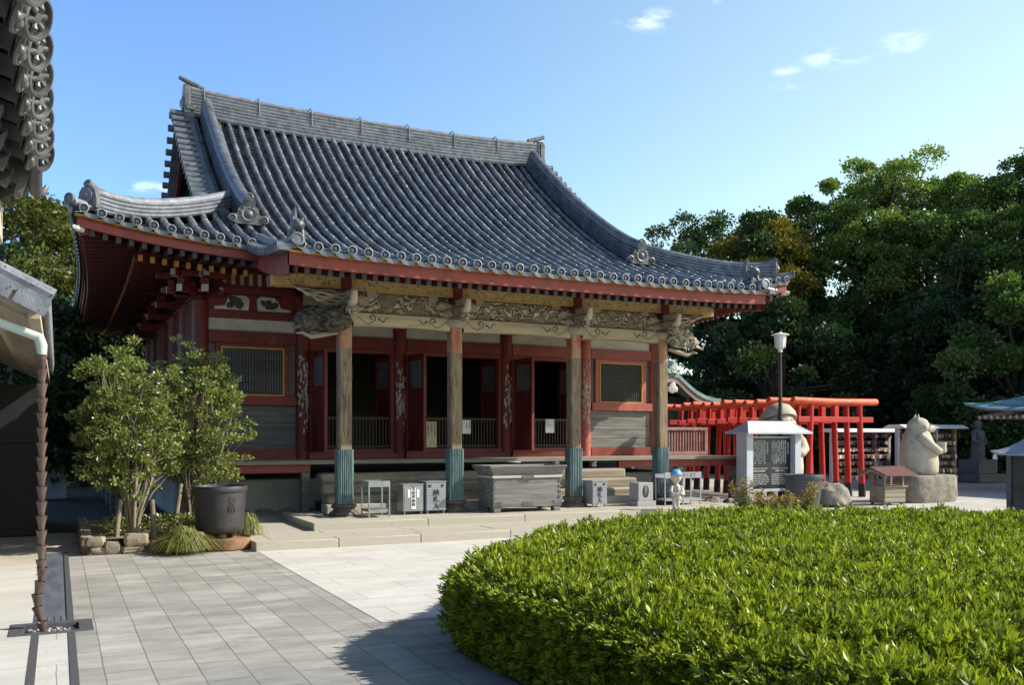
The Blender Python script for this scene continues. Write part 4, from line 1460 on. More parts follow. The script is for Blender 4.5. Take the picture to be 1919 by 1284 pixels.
# notices hanging on the slatted barriers
def notice(x, z, w, h, m_, label, lines, size, rowdir='v', y=YW - .02):
    n = thing('notice', label, 'notice', (x, y, z))
    mb = MB()
    mb.bb(x - w / 2, x + w / 2, y - .006, y, z - h / 2, z + h / 2)
    mb.build('sheet', m_, n, 0)
    k = len(lines)
    for i, t in enumerate(lines):
        xx = x + w / 2 - w * (i + .5) / k
        lettering(t, size, 'ink', n, (xx, y - .008, z + h / 2 - size * 1.3), (1, 0, 0), (0, 0, 1), line=.95, col=True, ext=.0005)
notice(7.27, 1.66, .24, .56, 'paperold', 'tall yellowed board notice hung left of the second post from the left', ['参拝の皆様へ', '堂内撮影', 'ご遠慮下さい'], .055)
notice(8.1, 1.83, .2, .3, 'paper', 'small white paper notice in the middle doorway, right of the second post', ['本堂内は', '土足厳禁', 'です'], .045)
notice(10.2, 1.86, .23, .31, 'paper', 'white paper notice covered in fine writing in the right-hand doorway', ['御朱印の受付', '午前七時から', '午後五時迄', '納経所にて'], .036)
# ------------------------------------------------------------------ side building on the left: two tiled eaves
def eave_run(mb, discs, x, z, y0, y1, slope, length, pitch=.28, r=.075, corner=None):
    """tile rows running up to -X from an eave at x, along Y"""
    n = int((y1 - y0) / pitch)
    th = np.linspace(0, math.pi, 9)
    for i in range(n + 1):
        y = y0 + i * pitch
        ss = np.linspace(0, length, 8)
        P = np.stack([x - ss, np.full(8, y), z + ss * slope], 1)
        nn = np.array([slope, 0, 1.0]); nn /= np.linalg.norm(nn)
        mb.grid(P[:, None] + r * (np.cos(th)[None, :, None] * np.array([0, 1.0, 0]) + np.sin(th)[None, :, None] * nn))
        c = P[0]
        discs.lathe(c - np.array([.03, 0, 0]), [(.0, 0), (r * 1.16, 0), (r * 1.2, .045), (r * 1.05, .055), (r * .95, .05), (r * .9, .028), (r * .55, .028), (r * .5, .04), (r * .42, .028), (r * .2, .03), (0, .045)], 22, (1, 0, -.12), caps=False)
        for k in range(8):      # crest petals on the disc
            q = k * math.pi / 4
            discs.blob(c + np.array([.002, r * .7 * math.cos(q), r * .7 * math.sin(q)]), (.012, r * .14, r * .14), 8, 6)
        if i < n:
            xs = np.linspace(-.5, .5, 7)
            for k in range(int(length / .24)):
                s0, s1 = k * .24, (k + 1) * .24
                a_ = [[(x - s0, y + pitch * (.5 + q), z + s0 * slope + .03 - .06 * (1 - 4 * q * q)) for q in xs], [(x - s1, y + pitch * (.5 + q), z + s1 * slope - .06 * (1 - 4 * q * q)) for q in xs]]
                mb.grid(a_)
            e0 = np.array([(x, y + pitch * (.5 + q), z + .03 - .06 * (1 - 4 * q * q)) for q in xs])
            e1 = e0 - np.stack([np.zeros(7), np.zeros(7), .07 + .03 * (1 - 4 * xs * xs)], 1)
            discs.grid(np.stack([e0, e1]))
            for k in range(4):
                discs.blob(e0[2] * (1 - k / 4) + e0[5] * k / 4 + np.array([.004, 0, -.045]), (.008, .02, .022), 8, 6)
near = thing('side_hall', 'grey tiled eave of a near side hall reaching in at the top left', 'hall', (-2, 3, 0))
mb, dc = MB(), MB()
AX = np.array([-.83, .42, .36]); AX /= np.linalg.norm(AX)      # the rows run back and away from the eave
EV = np.array([0, 1.0, 0.0])
UPN = np.cross(EV, AX); UPN /= np.linalg.norm(UPN)
if UPN[2] < 0: UPN = -UPN
SD = np.cross(AX, UPN)
th = np.linspace(-.3, math.pi + .3, 11)
for i in range(15):
    y = 1.2 + i * .278
    c = np.array([-.085, y, 3.0])
    ss = np.linspace(0, 1.1, 6)
    rr = np.array([.068, .066, .064, .066, .064, .062])
    P = c + AX * ss[:, None]
    mb.grid(P[:, None] + rr[:, None, None] * (np.cos(th)[None, :, None] * SD + np.sin(th)[None, :, None] * UPN))
    q = c - AX * .0
    dc.lathe(q, [(.065, -.04), (.075, -.04), (.078, .03), (.074, .038), (.064, .04), (.06, .022)], 26, -AX, 0, caps=False)
    dc.lathe(q, [(.06, .022), (.0, .02)], 26, -AX, 1, caps=False)
    U2 = np.cross(np.array([0, 0, 1.0]), AX); U2 /= np.linalg.norm(U2); W2 = np.cross(AX, U2)
    for k in range(6):          # crest of three feathered leaves
        a_ = k * math.pi / 3 + .5
        d_ = U2 * math.cos(a_) + W2 * math.sin(a_)
        dc.tube([q - AX * .026 + d_ * .014, q - AX * .032 + d_ * .034, q - AX * .026 + d_ * .052], [.005, .012, .005], 8)
    dc.lathe(q, [(.02, .02), (.018, .034), (0, .036)], 12, -AX, 0, caps=False)
    if i < 14:                  # pan tile with its decorated drop between two discs
        m_ = c + EV * .139
        xs = np.linspace(-.5, .5, 9)
        G0 = [m_ + EV * .2 * x - UPN * (.04 * (1 - 4 * x * x) + .015) for x in xs]
        mb.grid(np.stack([np.array(G0) + AX * .02, np.array(G0) + AX * 1.1]))
        mb.grid(np.stack([np.array(G0) + AX * .02 - UPN * .03, np.array(G0) + AX * 1.1 - UPN * .03]))
        lip0 = np.array(G0); lip1 = lip0 - UPN * (.035 + .03 * (1 - 4 * xs * xs))[:, None]
        dc.grid(np.stack([lip0, lip1]), 1); dc.grid(np.stack([lip0 + AX * .02, lip1 + AX * .02]), 1)
        dc.tube(lip1, .009, 6); dc.tube(lip0, .008, 6)
        for k in range(3):
            b = (lip0[3 + k] + lip1[3 + k]) / 2
            dc.blob(b - AX * .004, (.02, .02, .02), 8, 6)
mb.build('roof', 'tile_dark', near, 40)
dc.build('eave_tiles', ['tile_dark', 'tile_hollow'], near, 40)
mb = MB()
c = np.array([-.1, 5.25, 2.97])
mb.tube([c + (.0, -.12, .02), c + (-.01, -.02, -.05), c + (.0, .06, -.1), c + (.03, .09, -.1), c + (.05, .1, -.06)], [.036, .04, .032, .02, .01], 12)
for k in range(4):
    q = c + AX * (.05 + .22 * k) + EV * .02
    mb.tube([q + (.0, -.08, .02), q + (.0, .06, -.03), q + (0, .1, -.1)], [.06, .055, .03], 10)
mb.beam((-.12, 5.24, 2.93), (-1.8, 5.24, 3.6), .12, .24)
mb.build('verge', 'tile_dark', near, 40)
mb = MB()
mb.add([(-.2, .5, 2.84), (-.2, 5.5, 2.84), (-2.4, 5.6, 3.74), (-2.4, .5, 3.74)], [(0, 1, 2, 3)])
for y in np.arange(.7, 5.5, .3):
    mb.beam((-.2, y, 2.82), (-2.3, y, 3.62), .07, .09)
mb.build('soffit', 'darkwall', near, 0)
mb = MB()
mb.bb(-.3, -.26, 4.6, 5.5, 2.62, 2.8)
mb.build('eave_board', 'soffitpale', near, 0)
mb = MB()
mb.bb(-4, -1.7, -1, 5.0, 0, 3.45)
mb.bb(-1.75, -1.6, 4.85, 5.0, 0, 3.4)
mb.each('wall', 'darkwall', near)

annex = thing('side_building', 'low side building with pale boarded eaves and copper gutter', 'building', (-2, 13, 0))
mb, dc = MB(), MB()
eave_run(mb, dc, -.085, 2.8, 8.75, 18.4, .5, 2.6)
mb.build('roof', 'tile_pale', annex, 40)
dc.build('eave_tiles', 'tile_pale', annex, 40)
mb = MB()
for s in np.arange(0, 2.6, .26):
    c = np.array([-.06 - s, 8.5, 2.71 + s * .5])
    mb.box(c + np.array([-.13, 0, .045 + .0]), (.27, .2, .03), 0, 0, tilt=(0, R(24)))
    mb.box(c + np.array([-.13, -.1, -.01]), (.26, .03, .12), 0, 0, tilt=(0, R(26.5)))
mb.tube([(-.03, 8.6, 2.79), (-2.6, 8.6, 4.08)], .06, 10)
mb.beam((-.06, 8.53, 2.72), (-2.65, 8.53, 4.01), .16, .05)
mb.build('verge', 'tile_pale', annex, 0)
mb = MB()
mb.add([(-.16, 8.55, 2.66), (-.16, 18.5, 2.66), (-2.7, 18.5, 3.9), (-2.7, 8.55, 3.9)], [(0, 1, 2, 3)])
for y in np.arange(8.75, 18.4, .3):
    mb.beam((-.2, y, 2.62), (-2.6, y, 3.8), .06, .08)
mb.bb(-.22, -.13, 8.5, 18.5, 2.58, 2.7)
mb.beam((-.16, 8.53, 2.68), (-2.7, 8.53, 3.93), .05, .16)
for x in (-.5, -.95):
    mb.bb(x - .06, x + .06, 8.6, 18.4, 2.62 - x * .42 - .1, 2.62 - x * .42)
mb.build('soffit', 'soffitpale', annex, 0)
mb = MB()
mb.bb(-4, -.95, 9.4, 16.9, 0, 3.1)
mb.bb(-4, -.27, 16.9, 19.5, 0, 2.45); mb.bb(-4, -.22, 16.85, 19.55, 1.52, 1.6); mb.bb(-4, -.22, 16.85, 19.55, 0, .12)
mb.each('wall', 'darkwall', annex)
mb = MB()
P = [(-1.9, 8.5, 3.05), (-.5, 8.5, 2.56), (-.12, 8.5, 2.42)]
mb.tube(P, .036, 12)
mb.tube([(-.14, 8.5, 2.44), (-.115, 8.5, 2.36), (-.115, 8.5, 2.25)], [.037, .04, .034], 12)
mb.build('gutter_pipe', 'copperpale', annex, 40)

chain = thing('rain_chain', 'long rain chain of brown copper cups hanging into the pebble basin', 'rain chain', (-.12, 8.55, 0))
pts = []
z = 2.29
while z > .42:
    pts.append((-.115 - (2.29 - z) * .004, 8.5 + (2.29 - z) * .03, z)); z -= .122
pts += [(-.13, 8.57, .40), (-.155, 8.58, .285), (-.152, 8.59, .175), (-.125, 8.6, .07), (-.095, 8.6, -.06)]
for i in range(len(pts) - 1):
    p, q = np.array(pts[i]), np.array(pts[i + 1])
    ax = p - q
    mb = MB()
    s = 1.0
    mb.lathe(q - ax * .1, [(.017, 0), (.02, .005), (.026, .05), (.036, .1), (.043, .128), (.04, .13), (.033, .1), (.022, .04), (.0, .03)], 16, ax, caps=False)
    mb.tube([q + ax * 1.0 - np.array([.04, 0, 0]), q + ax * 1.0 + np.array([.04, 0, 0])], .004, 6)
    mb.build('cup', 'chain', chain, 50)

# white wall stub and dark stone pile behind the shrubs, seen past the side building
ws = thing('white_wall', 'short white wall stub with a dark tiled cap in the shade beyond the rain chain', 'wall', (-.4, 26.8, 0))
mb = MB()
mb.bb(-.98, .2, 26.6, 27.0, 0, 1.36)
mb.build('panel', 'bluewhite', ws, 0)
mb = MB()
mb.bb(-1.1, .32, 26.45, 27.15, 1.363, 1.46)
mb.prism([(-.35, 0), (.35, 0), (0, .26)], (-1.1, 26.8, 1.463), (0, 1, 0), (0, 0, 1), (1, 0, 0), 1.42)
mb.build('cap', 'darkgranite', ws, 0)

# ------------------------------------------------------------------ things on the platform
# tray stand
ts = thing('tray_stand', 'small steel tray stand on thin legs beside the leftmost porch post', 'stand', (4.87, 15.05, .24))
x0, x1, y0, y1, zt = 4.68, 5.06, 14.85, 15.27, .86
mb = MB()
mb.bb(x0, x1, y0, y0 + .012, zt - .1, zt); mb.bb(x0, x1, y1 - .012, y1, zt - .1, zt)
mb.bb(x0, x0 + .012, y0 + .013, y1 - .013, zt - .1, zt); mb.bb(x1 - .012, x1, y0 + .013, y1 - .013, zt - .1, zt)
mb.bb(x0 + .013, x1 - .013, y0 + .013, y1 - .013, zt - .08, zt - .07)
mb.build('tray', 'steel', ts, 0)
mb = MB()
mb.bb(x0 + .01, x1 - .01, y0 + .01, y1 - .01, .34, .38)
mb.build('shelf', 'steel', ts, 0)
for x in (x0 + .01, x1 - .01):
    for y in (y0 + .01, y1 - .01):
        mb = MB(); mb.bb(x - .011, x + .011, y - .011, y + .011, .24, zt - .1)
        mb.build('leg', 'steel', ts, 0)

def steel_box(xc, yc, w, d, h, label, slats, strips, big, small, side='steel'):
    b = thing('offering_slip_box', label, 'box', (xc, yc, .24))
    z0 = .24 + .06
    mb = MB()
    mb.bb(xc - w / 2, xc + w / 2, yc - d / 2, yc + d / 2, z0, z0 + h)
    if slats:
        for k in range(int(h / .028)):
            mb.bb(xc - w / 2 + .01, xc + w / 2 - .01, yc - d / 2 - .006, yc - d / 2 - .0005, z0 + .01 + k * .028, z0 + .032 + k * .028)
    else:
        mb.bb(xc - w / 2 + .02, xc + w / 2 - .02, yc - d / 2 - .004, yc - d / 2 - .0005, z0 + .02, z0 + h - .03)
        mb.bb(xc - .02, xc + .02, yc - d / 2 - .014, yc - d / 2 - .0045, z0 + h - .05, z0 + h - .02)
    mb.build('body', 'steel' if not slats else 'steelpaint', b, 0, bevel=.004)
    mb = MB()
    mb.bb(xc - w / 2 - .01, xc + w / 2 + .01, yc - d / 2 - .012, yc + d / 2 + .01, z0 + h + .001, z0 + h + .018)
    mb.bb(xc - w * .25, xc + w * .25, yc - .02, yc + .02, z0 + h + .0185, z0 + h + .022)
    mb.build('lid', 'steel', b, 0, bevel=.003)
    for sx in (-1, 1):
        for sy in (-1, 1):
            mb = MB(); mb.cyl((xc + sx * (w / 2 - .03), yc + sy * (d / 2 - .03), .24), (xc + sx * (w / 2 - .03), yc + sy * (d / 2 - .03), z0), .016, n=8)
            mb.build('foot', 'steel', b)
    yf = yc - d / 2 - .0075
    for (dx, zc, sw, sh) in strips:
        mb = MB(); mb.bb(xc + dx - sw / 2, xc + dx + sw / 2, yf - .003, yf, z0 + h * zc - sh / 2, z0 + h * zc + sh / 2)
        mb.build('paper_strip', 'paper', b, 0)
    for (t, dx, zc, sz) in big:
        lettering(t, sz, 'ink', b, (xc + dx, yf - .005, z0 + h * zc), (1, 0, 0), (0, 0, 1), line=.98, col=True)
    return b
steel_box(5.6, 15.35, .37, .34, .46, 'plain steel box with white paper strips on its front, left of the slatted box', False,
          [(0, .5, .085, .38), (-.085, .68, .045, .14), (.085, .68, .045, .14)], [('写経奉納箱', 0, .8, .07)], None)
steel_box(6.02, 15.33, .37, .34, .5, 'tall slatted grey box with black writing, beside the steel box with paper strips', True, [], [('納札入', 0, .56, .125), ('納', -.12, .84, .06), ('奉', .12, .84, .06)], None)
steel_box(9.42, 15.33, .33, .36, .44, 'slatted grey box with black writing standing alone right of the third post', True, [], [('納札入', 0, .58, .11), ('納', -.1, .84, .055), ('奉', .1, .84, .055)], None)

# offertory chest
oc = thing('offertory_chest', 'wide weathered grey timber offertory chest on the platform', 'offertory chest', (7.68, 15.15, .24))
x0, x1, y0, y1 = 7.0, 8.37, 14.85, 15.5
z0 = .33
mb = MB()
zs = [z0, z0 + .1, z0 + .55]
ins = [0, 0, .0]
mb.bb(x0, x1, y0, y0 + .05, z0, .88); mb.bb(x0, x1, y1 - .05, y1, z0, .88)
mb.bb(x0 - .0, x0 + .05, y0 + .052, y1 - .052, z0, .88); mb.bb(x1 - .05, x1, y0 + .052, y1 - .052, z0, .88)
mb.bb(x0 + .05, x1 - .05, y0 + .052, y1 - .052, z0, z0 + .04)
mb.bb(x0 - .02, x1 + .02, y0 - .022, y0 - .001, z0, z0 + .11)
mb.build('body', 'greywood', oc, 0, bevel=.008)
mb = MB()   # flared collar
ring = []
for o_, z in ((-.0, .905), (.035, .95), (.06, 1.0), (.1, 1.06), (.1, 1.085), (.055, 1.085), (-.04, .9), (-.0, .905)):
    ring.append([(x0 - o_, y0 - o_, z), (x1 + o_, y0 - o_, z), (x1 + o_, y1 + o_, z), (x0 - o_, y1 + o_, z), (x0 - o_, y0 - o_, z)])
mb.grid(np.array(ring), flip=True)
mb.build('collar', 'greywood', oc, 0, bevel=.006)
mb = MB()
mb.bb(x0 - .03, x1 + .03, y0 - .03, y0 - .001, .86, .905); mb.bb(x0 - .03, x0 - .001, y0, y1, .86, .905); mb.bb(x1 + .001, x1 + .03, y0, y1, .86, .905)
mb.build('moulding', mat('pale_silvered_edge', (.5, .48, .44), (.34, .32, .29), 3, .8, .3, 22, stretch=(.5, 3, 9)), oc, 0, bevel=.006)
mb = MB()
for k in range(11):
    x = x0 + .06 + k * (x1 - x0 - .12) / 10
    mb.prism([(-.03, 0), (.03, 0), (0, .05)], (x, y0 + .0, .985), (1, 0, 0), (0, 0, 1), (0, 1, 0), y1 - y0)
mb.build('grille', 'greywood', oc, 0)
for xx, yy in ((x0 + .07, y0 + .05), (x1 - .07, y0 + .05), (x0 + .07, y1 - .07), (x1 - .07, y1 - .07)):
    mb = MB(); mb.bb(xx - .07, xx + .07, yy - .07, yy + .07, .24, z0 - .001)
    mb.build('foot', 'greywood', oc, 0, bevel=.006)
def fitting(cx_, cz_, w, h, y):
    m2 = MB()
    m2.prism([(-w / 2, 0), (-w * .4, -h / 2), (w * .4, -h / 2), (w / 2, 0), (w * .4, h / 2), (-w * .4, h / 2)], (cx_, y, cz_), (1, 0, 0), (0, 0, 1), (0, -1, 0), .006)
    m2.build('metal_fitting', 'tile_dark', oc, 0)
fitting(7.68, .88, .26, .07, y0 - .031); fitting(7.68, .385, .26, .07, y0 - .023)
for sx, xe in ((1, x0 - .018), (-1, x1 + .018)):
    m2 = MB()
    m2.prism([(0, -.05), (.2 * sx, -.05), (.15 * sx, 0), (.2 * sx, .05), (0, .05)], (xe, y0 - .023, .385), (1, 0, 0), (0, 0, 1), (0, -1, 0), .006)
    for zz in (.5, .6, .7, .8):
        m2.bb(min(xe, xe + .05 * sx), max(xe, xe + .05 * sx), y0 - .012, y0 - .001, zz - .025, zz + .025)
    m2.build('metal_fitting', 'tile_dark', oc, 0)

# granite marker with a carved oval
gs = thing('stone_marker', 'short square grey granite marker with a carved oval panel', 'stone marker', (10.42, 15.2, .24))
mb = MB()
mb.bb(10.2, 10.64, 15.0, 15.4, .24, .34); mb.bb(10.245, 10.595, 15.04, 15.36, .342, .7)
mb.build('block', 'granitegrey', gs, 0, bevel=.008)
mb = MB()
pr = [(.07 * math.cos(q) * (1 if abs(math.cos(q)) < .7 else 1), .125 * math.sin(q)) for q in np.linspace(0, 2 * math.pi, 24, endpoint=False)]
mb.prism(pr, (10.42, 15.039, .53), (1, 0, 0), (0, 0, 1), (0, -1, 0), .004)
mb.build('carved_oval', 'black', gs, 0)
lettering('長明灯', .075, 'granitegrey', gs, (10.42, 15.034, .59), (1, 0, 0), (0, 0, 1), line=.85, col=True)

# candle rack
cr = thing('candle_rack', 'low grey metal candle rack with a lettered band, before the rightmost post', 'candle rack', (11.2, 15.1, .24))
x0, x1, y0, y1 = 10.82, 11.72, 14.95, 15.3
mb = MB()
mb.bb(x0, x1, y0, y0 + .015, .78, .9); mb.bb(x0, x1, y1 - .015, y1, .78, .86); mb.bb(x0, x1, y0 + .016, y1 - .016, .78, .79)
mb.build('tray', 'steelpaint', cr, 0)
mb = MB()
mb.bb(x0, x1, y0, y1, .33, .37)
mb.build('shelf', 'steelpaint', cr, 0)
for x in (x0 + .012, (x0 + x1) / 2, x1 - .012):
    for y in (y0 + .02, y1 - .012):
        mb = MB(); mb.bb(x - .011, x + .011, y - .011, y + .011, .24, .78)
        mb.build('leg', 'steelpaint', cr, 0)
lettering('ろうそく立て', .085, 'ink', cr, ((x0 + x1) / 2 + .06, y0 - .001, .808), (1, 0, 0), (0, 0, 1))

# little painted stone child with a blue cap
ch = thing('child_statue', 'small white painted statue of a child in a blue cap on a pedestal', 'statue', (10.42, 14.05, .13))
cx, cy = 10.42, 14.05
mb = MB()
mb.lathe((cx, cy, .13), [(.12, 0), (.11, .02), (.095, .12), (.09, .13)], 4)
mb.build('pedestal', 'granitegrey', ch, 0, bevel=.006)
mb = MB()
for s in (-1, 1):
    mb.tube([(cx + s * .04, cy, .255), (cx + s * .04, cy, .32), (cx + s * .042, cy, .46)], [.038, .035, .045], 12)
    mb.blob((cx + s * .04, cy - .03, .27), (.036, .06, .022), 12, 8)
mb.lathe((cx, cy, .43), [(.07, 0), (.12, .01), (.115, .1), (.1, .16), (.105, .22), (.08, .27), (.045, .3), (.04, .33)], 20, squash=.75)
for s in (-1, 1):   # arms folded in front, hands together
    mb.tube([(cx + s * .09, cy, .68), (cx + s * .13, cy - .02, .6), (cx + s * .12, cy - .07, .53), (cx + s * .05, cy - .11, .54), (cx + s * .012, cy - .12, .56)], [.034, .036, .032, .026, .022], 10)
    for k in range(4):
        mb.tube([(cx + s * .014, cy - .123, .56 + k * .011), (cx + s * .006, cy - .13, .575 + k * .014)], [.007, .005], 6)
mb.build('robe', 'whitepaint', ch, 50)
mb = MB()
mb.blob((cx, cy, .85), (.1, .095, .115), 22, 16)
mb.blob((cx, cy - .098, .84), (.012, .014, .014), 10, 8)
for s in (-1, 1):
    mb.blob((cx + s * .1, cy, .845), (.018, .022, .03), 10, 8)
mb.build('head', 'skin', ch, 60)
mb = MB()
for s in (-1, 1):
    mb.blob((cx + s * .036, cy - .086, .868), (.013, .008, .012), 10, 8)
    mb.tube([(cx + s * .02, cy - .09, .895), (cx + s * .04, cy - .088, .9), (cx + s * .055, cy - .078, .893)], .004, 6)
mb.tube([(cx - .035, cy - .085, .805), (cx, cy - .092, .795), (cx + .035, cy - .085, .805)], .005, 6)
mb.bb(cx - .055, cx + .055, cy - .094, cy - .088, .645, .66)
mb.build('face_lines', 'ink', ch, 60)
mb = MB()
mb.lathe((cx, cy, .89), [(.112, 0), (.113, .015), (.105, .05), (.075, .09), (.03, .108), (0, .11)], 24, squash=.95)
mb.prism([(.09 * math.cos(q), .05 * math.sin(q)) for q in np.linspace(math.pi, 2 * math.pi, 12)], (cx, cy - .085, .895), (1, 0, 0), (0, 1, 0), (0, 0, 1), .012)
mb.build('cap', 'capblue', ch, 50)
lettering('遍路', .05, 'ink', ch, (cx, cy - .092, .59), (1, 0, 0), (0, 0, 1))

# ------------------------------------------------------------------ cauldron, saucer, stakes, bed stones on the left
cd = thing('cauldron', 'big black iron cauldron standing on a rusty basin beside the shrubs', 'cauldron', (2.1, 13.72, 0))
c = (2.1, 13.72, .22)
mb = MB()
mb.lathe(c, [(.0, .02), (.3, .02), (.325, .05), (.335, .12), (.35, .38), (.362, .585), (.378, .6), (.385, .64), (.375, .68), (.36, .68), (.345, .62), (.32, .2), (0, .15)], 44)
mb.build('pot', 'iron', cd, 40)
for k in range(3):
    q = k * 2.1 + .5
    mb = MB(); mb.blob((2.1 + .2 * math.cos(q), 13.72 + .2 * math.sin(q), .2), (.07, .06, .05), 12, 8, .2, 2, k)
    mb.build('foot', 'basestone', cd, 60)
lettering('奉納', .12, mat('cast_relief_iron', (.06, .055, .06), None, 5, .6), cd, (2.22, 13.72 - .338, .66), (.94, .33, 0), (0, 0, 1), line=.95, col=True, ext=.006)
bs = thing('basin', 'rusty brown shallow basin under the black cauldron', 'basin', (2.15, 13.55, 0))
mb = MB()
mb.lathe((2.15, 13.55, 0), [(.0, 0), (.3, 0), (.33, .02), (.355, .12), (.36, .17), (.345, .175), (.33, .15), (0, .15)], 40)
mb.build('bowl', 'rust', bs, 40)

bed = thing('planting_bed', 'raised planting bed edged with rough brown stones', 'planting bed', (1.2, 15.2, 0))
mb = MB()
X, Y = np.meshgrid(np.linspace(.42, 2.35, 24), np.linspace(13.8, 17.2, 40))
Z = np.array([[.17 + .05 * mnoise.noise(Vector((x * 1.7, y * 1.7, 1))) for x, y in zip(rx, ry)] for rx, ry in zip(X, Y)])
mb.grid(np.stack([X, Y, Z], -1))
mb.build('earth', 'soil', bed, 60)
def flag(c, r, seed, rz):
    m_ = MB()
    nu, nv = 14, 9
    thq, phq = np.linspace(0, 2 * np.pi, nu, endpoint=False), np.linspace(0, np.pi, nv)
    D = np.array([[np.sin(p) * np.cos(t), np.sin(p) * np.sin(t), np.cos(p)] for p in phq for t in thq])
    sup = (np.abs(D) ** 6).sum(1) ** (-1 / 6)
    nn = np.array([1 + .17 * mnoise.noise(Vector(d * 1.6) + Vector((seed * 2.3, seed, 0))) for d in D])
    V = rotz(D * (sup * nn)[:, None] * np.array(r), rz) + np.array(c)
    m_.add(V, [(i * nu + j, (i + 1) * nu + j, (i + 1) * nu + (j + 1) % nu, i * nu + (j + 1) % nu) for i in range(nv - 1) for j in range(nu)])
    return m_
x, k = .38, 0
while x < 1.8:
    w = rng.uniform(.17, .36)
    y = 13.74 - .16 * (x - .38)
    zz = 0
    while zz < .13:
        h = rng.uniform(.08, .17)
        flag((x + w / 2 + rng.uniform(-.05, .05), y + rng.uniform(-.02, .02), zz + h / 2), (w * .52, .09, h * .52), k, rng.uniform(-.2, .2)).build('edging_stone', 'bedstone', bed, 30); k += 1
        zz += h
    x += w * .97
y = 13.9
while y < 17.2:
    w = rng.uniform(.2, .36)
    flag((.36, y + w / 2, .1), (.08, w * .52, .12), k, 0).build('edging_stone', 'bedstone', bed, 30); k += 1
    y += w
for i, (b, t, lab) in enumerate((((.73, 14.0, .15), (.8, 14.1, .72), 'leaning weathered stake left of the front shrub trunk'),
                       ((1.25, 14.1, .15), (1.22, 14.15, .7), 'upright weathered stake just right of the front shrub trunk'),
                       ((1.55, 14.5, .15), (1.66, 14.55, .9), 'mossy stake leaning right between the two shrub trunks'))):
    st_ = thing('wooden_stake', lab, 'stake', b)
    mb = MB(); mb.tube([np.array(b) - (0, 0, .1), (np.array(b) + np.array(t)) / 2, t], [.036, .035, .033], 10)
    mb.build('pole', 'bark', st_, 40)

# ------------------------------------------------------------------ right: information board, lamp, planter, rocks
ib = thing('information_board', 'roofed information board with two black panels of white writing', 'information board', (14.95, 16.5, 0))
x0, x1, y0, y1 = 14.08, 15.82, 16.35, 16.75
for x in (x0 + .14, x1 - .14):
    mb = MB(); mb.bb(x - .095, x + .095, y0 + .02, y1 - .02, 0, 1.72)
    mb.build('post', 'bluewhite', ib, 0, bevel=.006)
mb = MB()
mb.grid([[(x0 - .1, y0 - .2, 1.72), (x1 + .1, y0 - .2, 1.72)], [(x0 + .12, y0 + .02, 1.84), (x1 - .12, y0 + .02, 1.84)], [(x0 + .22, y0 + .19, 1.98), (x1 - .22, y0 + .19, 1.98)],
         [(x0 + .22, y1 - .19, 1.98), (x1 - .22, y1 - .19, 1.98)], [(x0 + .12, y1 - .02, 1.84), (x1 - .12, y1 - .02, 1.84)], [(x0 - .1, y1 + .2, 1.72), (x1 + .1, y1 + .2, 1.72)],
         [(x0 - .1, y1 + .2, 1.68), (x1 + .1, y1 + .2, 1.68)], [(x0 - .1, y0 - .2, 1.68), (x1 + .1, y0 - .2, 1.68)], [(x0 - .1, y0 - .2, 1.72), (x1 + .1, y0 - .2, 1.72)]])
for xe in (0, 1):
    s = [(x0 - .1, x0 + .12, x0 + .22), (x1 + .1, x1 - .12, x1 - .22)][xe]
    mb.add([(s[0], y0 - .2, 1.68), (s[0], y0 - .2, 1.72), (s[1], y0 + .02, 1.84), (s[2], y0 + .19, 1.98), (s[2], y1 - .19, 1.98), (s[1], y1 - .02, 1.84), (s[0], y1 + .2, 1.72), (s[0], y1 + .2, 1.68)], [tuple(range(8))])
mb.build('roof', 'bluewhite', ib, 0)
yb = (y0 + y1) / 2
xa, xb_ = x0 + .237, x1 - .237
mb = MB(); mb.bb(xa, xb_, yb - .02, yb + .02, .4, 1.58)
pn = mb.build('panel', 'blackboard', ib, 0)
mb = MB(); mb.bb(xa, xb_, yb - .03, yb + .03, 1.585, 1.62); mb.bb(xa, xb_, yb - .03, yb + .03, .33, .395)
mb.each('panel_rail', 'bluewhite', ib)
mid = (xa + xb_) / 2
jp = '屋島寺本堂重要文化財鎌倉時代建立桁行五間梁間五間一重入母屋造本瓦葺向拝三間附厨子一基昭和三十年指定和様を主とし禅宗様を交える朱塗の堂宇'
for h, xc in ((0, (xa + mid) / 2), (1, (mid + xb_) / 2)):
    w = (xb_ - xa) / 2 - .1
    lettering('屋島寺本堂' if h else '屋島寺厨子', .055, 'paper', pn, (xc + w / 2 - .02, yb - .022, 1.44), (1, 0, 0), (0, 0, 1), line=1.05, col=True, ext=.001)
    for k in range(8):
        s = (jp[(k * 7 + h * 5):] + jp)[:12 + (k % 3 != 1)]
        lettering(s, .042, 'paper', pn, (xc + w / 2 - .1 - k * .058, yb - .022, 1.49), (1, 0, 0), (0, 0, 1), line=1.0, col=True, ext=.001)
    lettering('IMPORTANT CULTURAL ASSET', .036, 'paper', pn, (xc, yb - .022, .86), (1, 0, 0), (0, 0, 1), ext=.001)
    lettering('MAIN HALL' if h else 'ZUSHI SHRINE', .055, 'paper', pn, (xc, yb - .022, .795), (1, 0, 0), (0, 0, 1), ext=.001)
    lettering('THIS HALL WAS BUILT IN THE\nKAMAKURA PERIOD. THE HIPPED\nAND GABLED ROOF IS LAID WITH\nROUND AND FLAT TILES AND THE\nPORCH HAS THREE BAYS. IT WAS\nREPAIRED WITH GREAT CARE.', .036, 'paper', pn, (xc - w / 2, yb - .022, .72), (1, 0, 0), (0, 0, 1), line=1.25, align='LEFT', ext=.001)

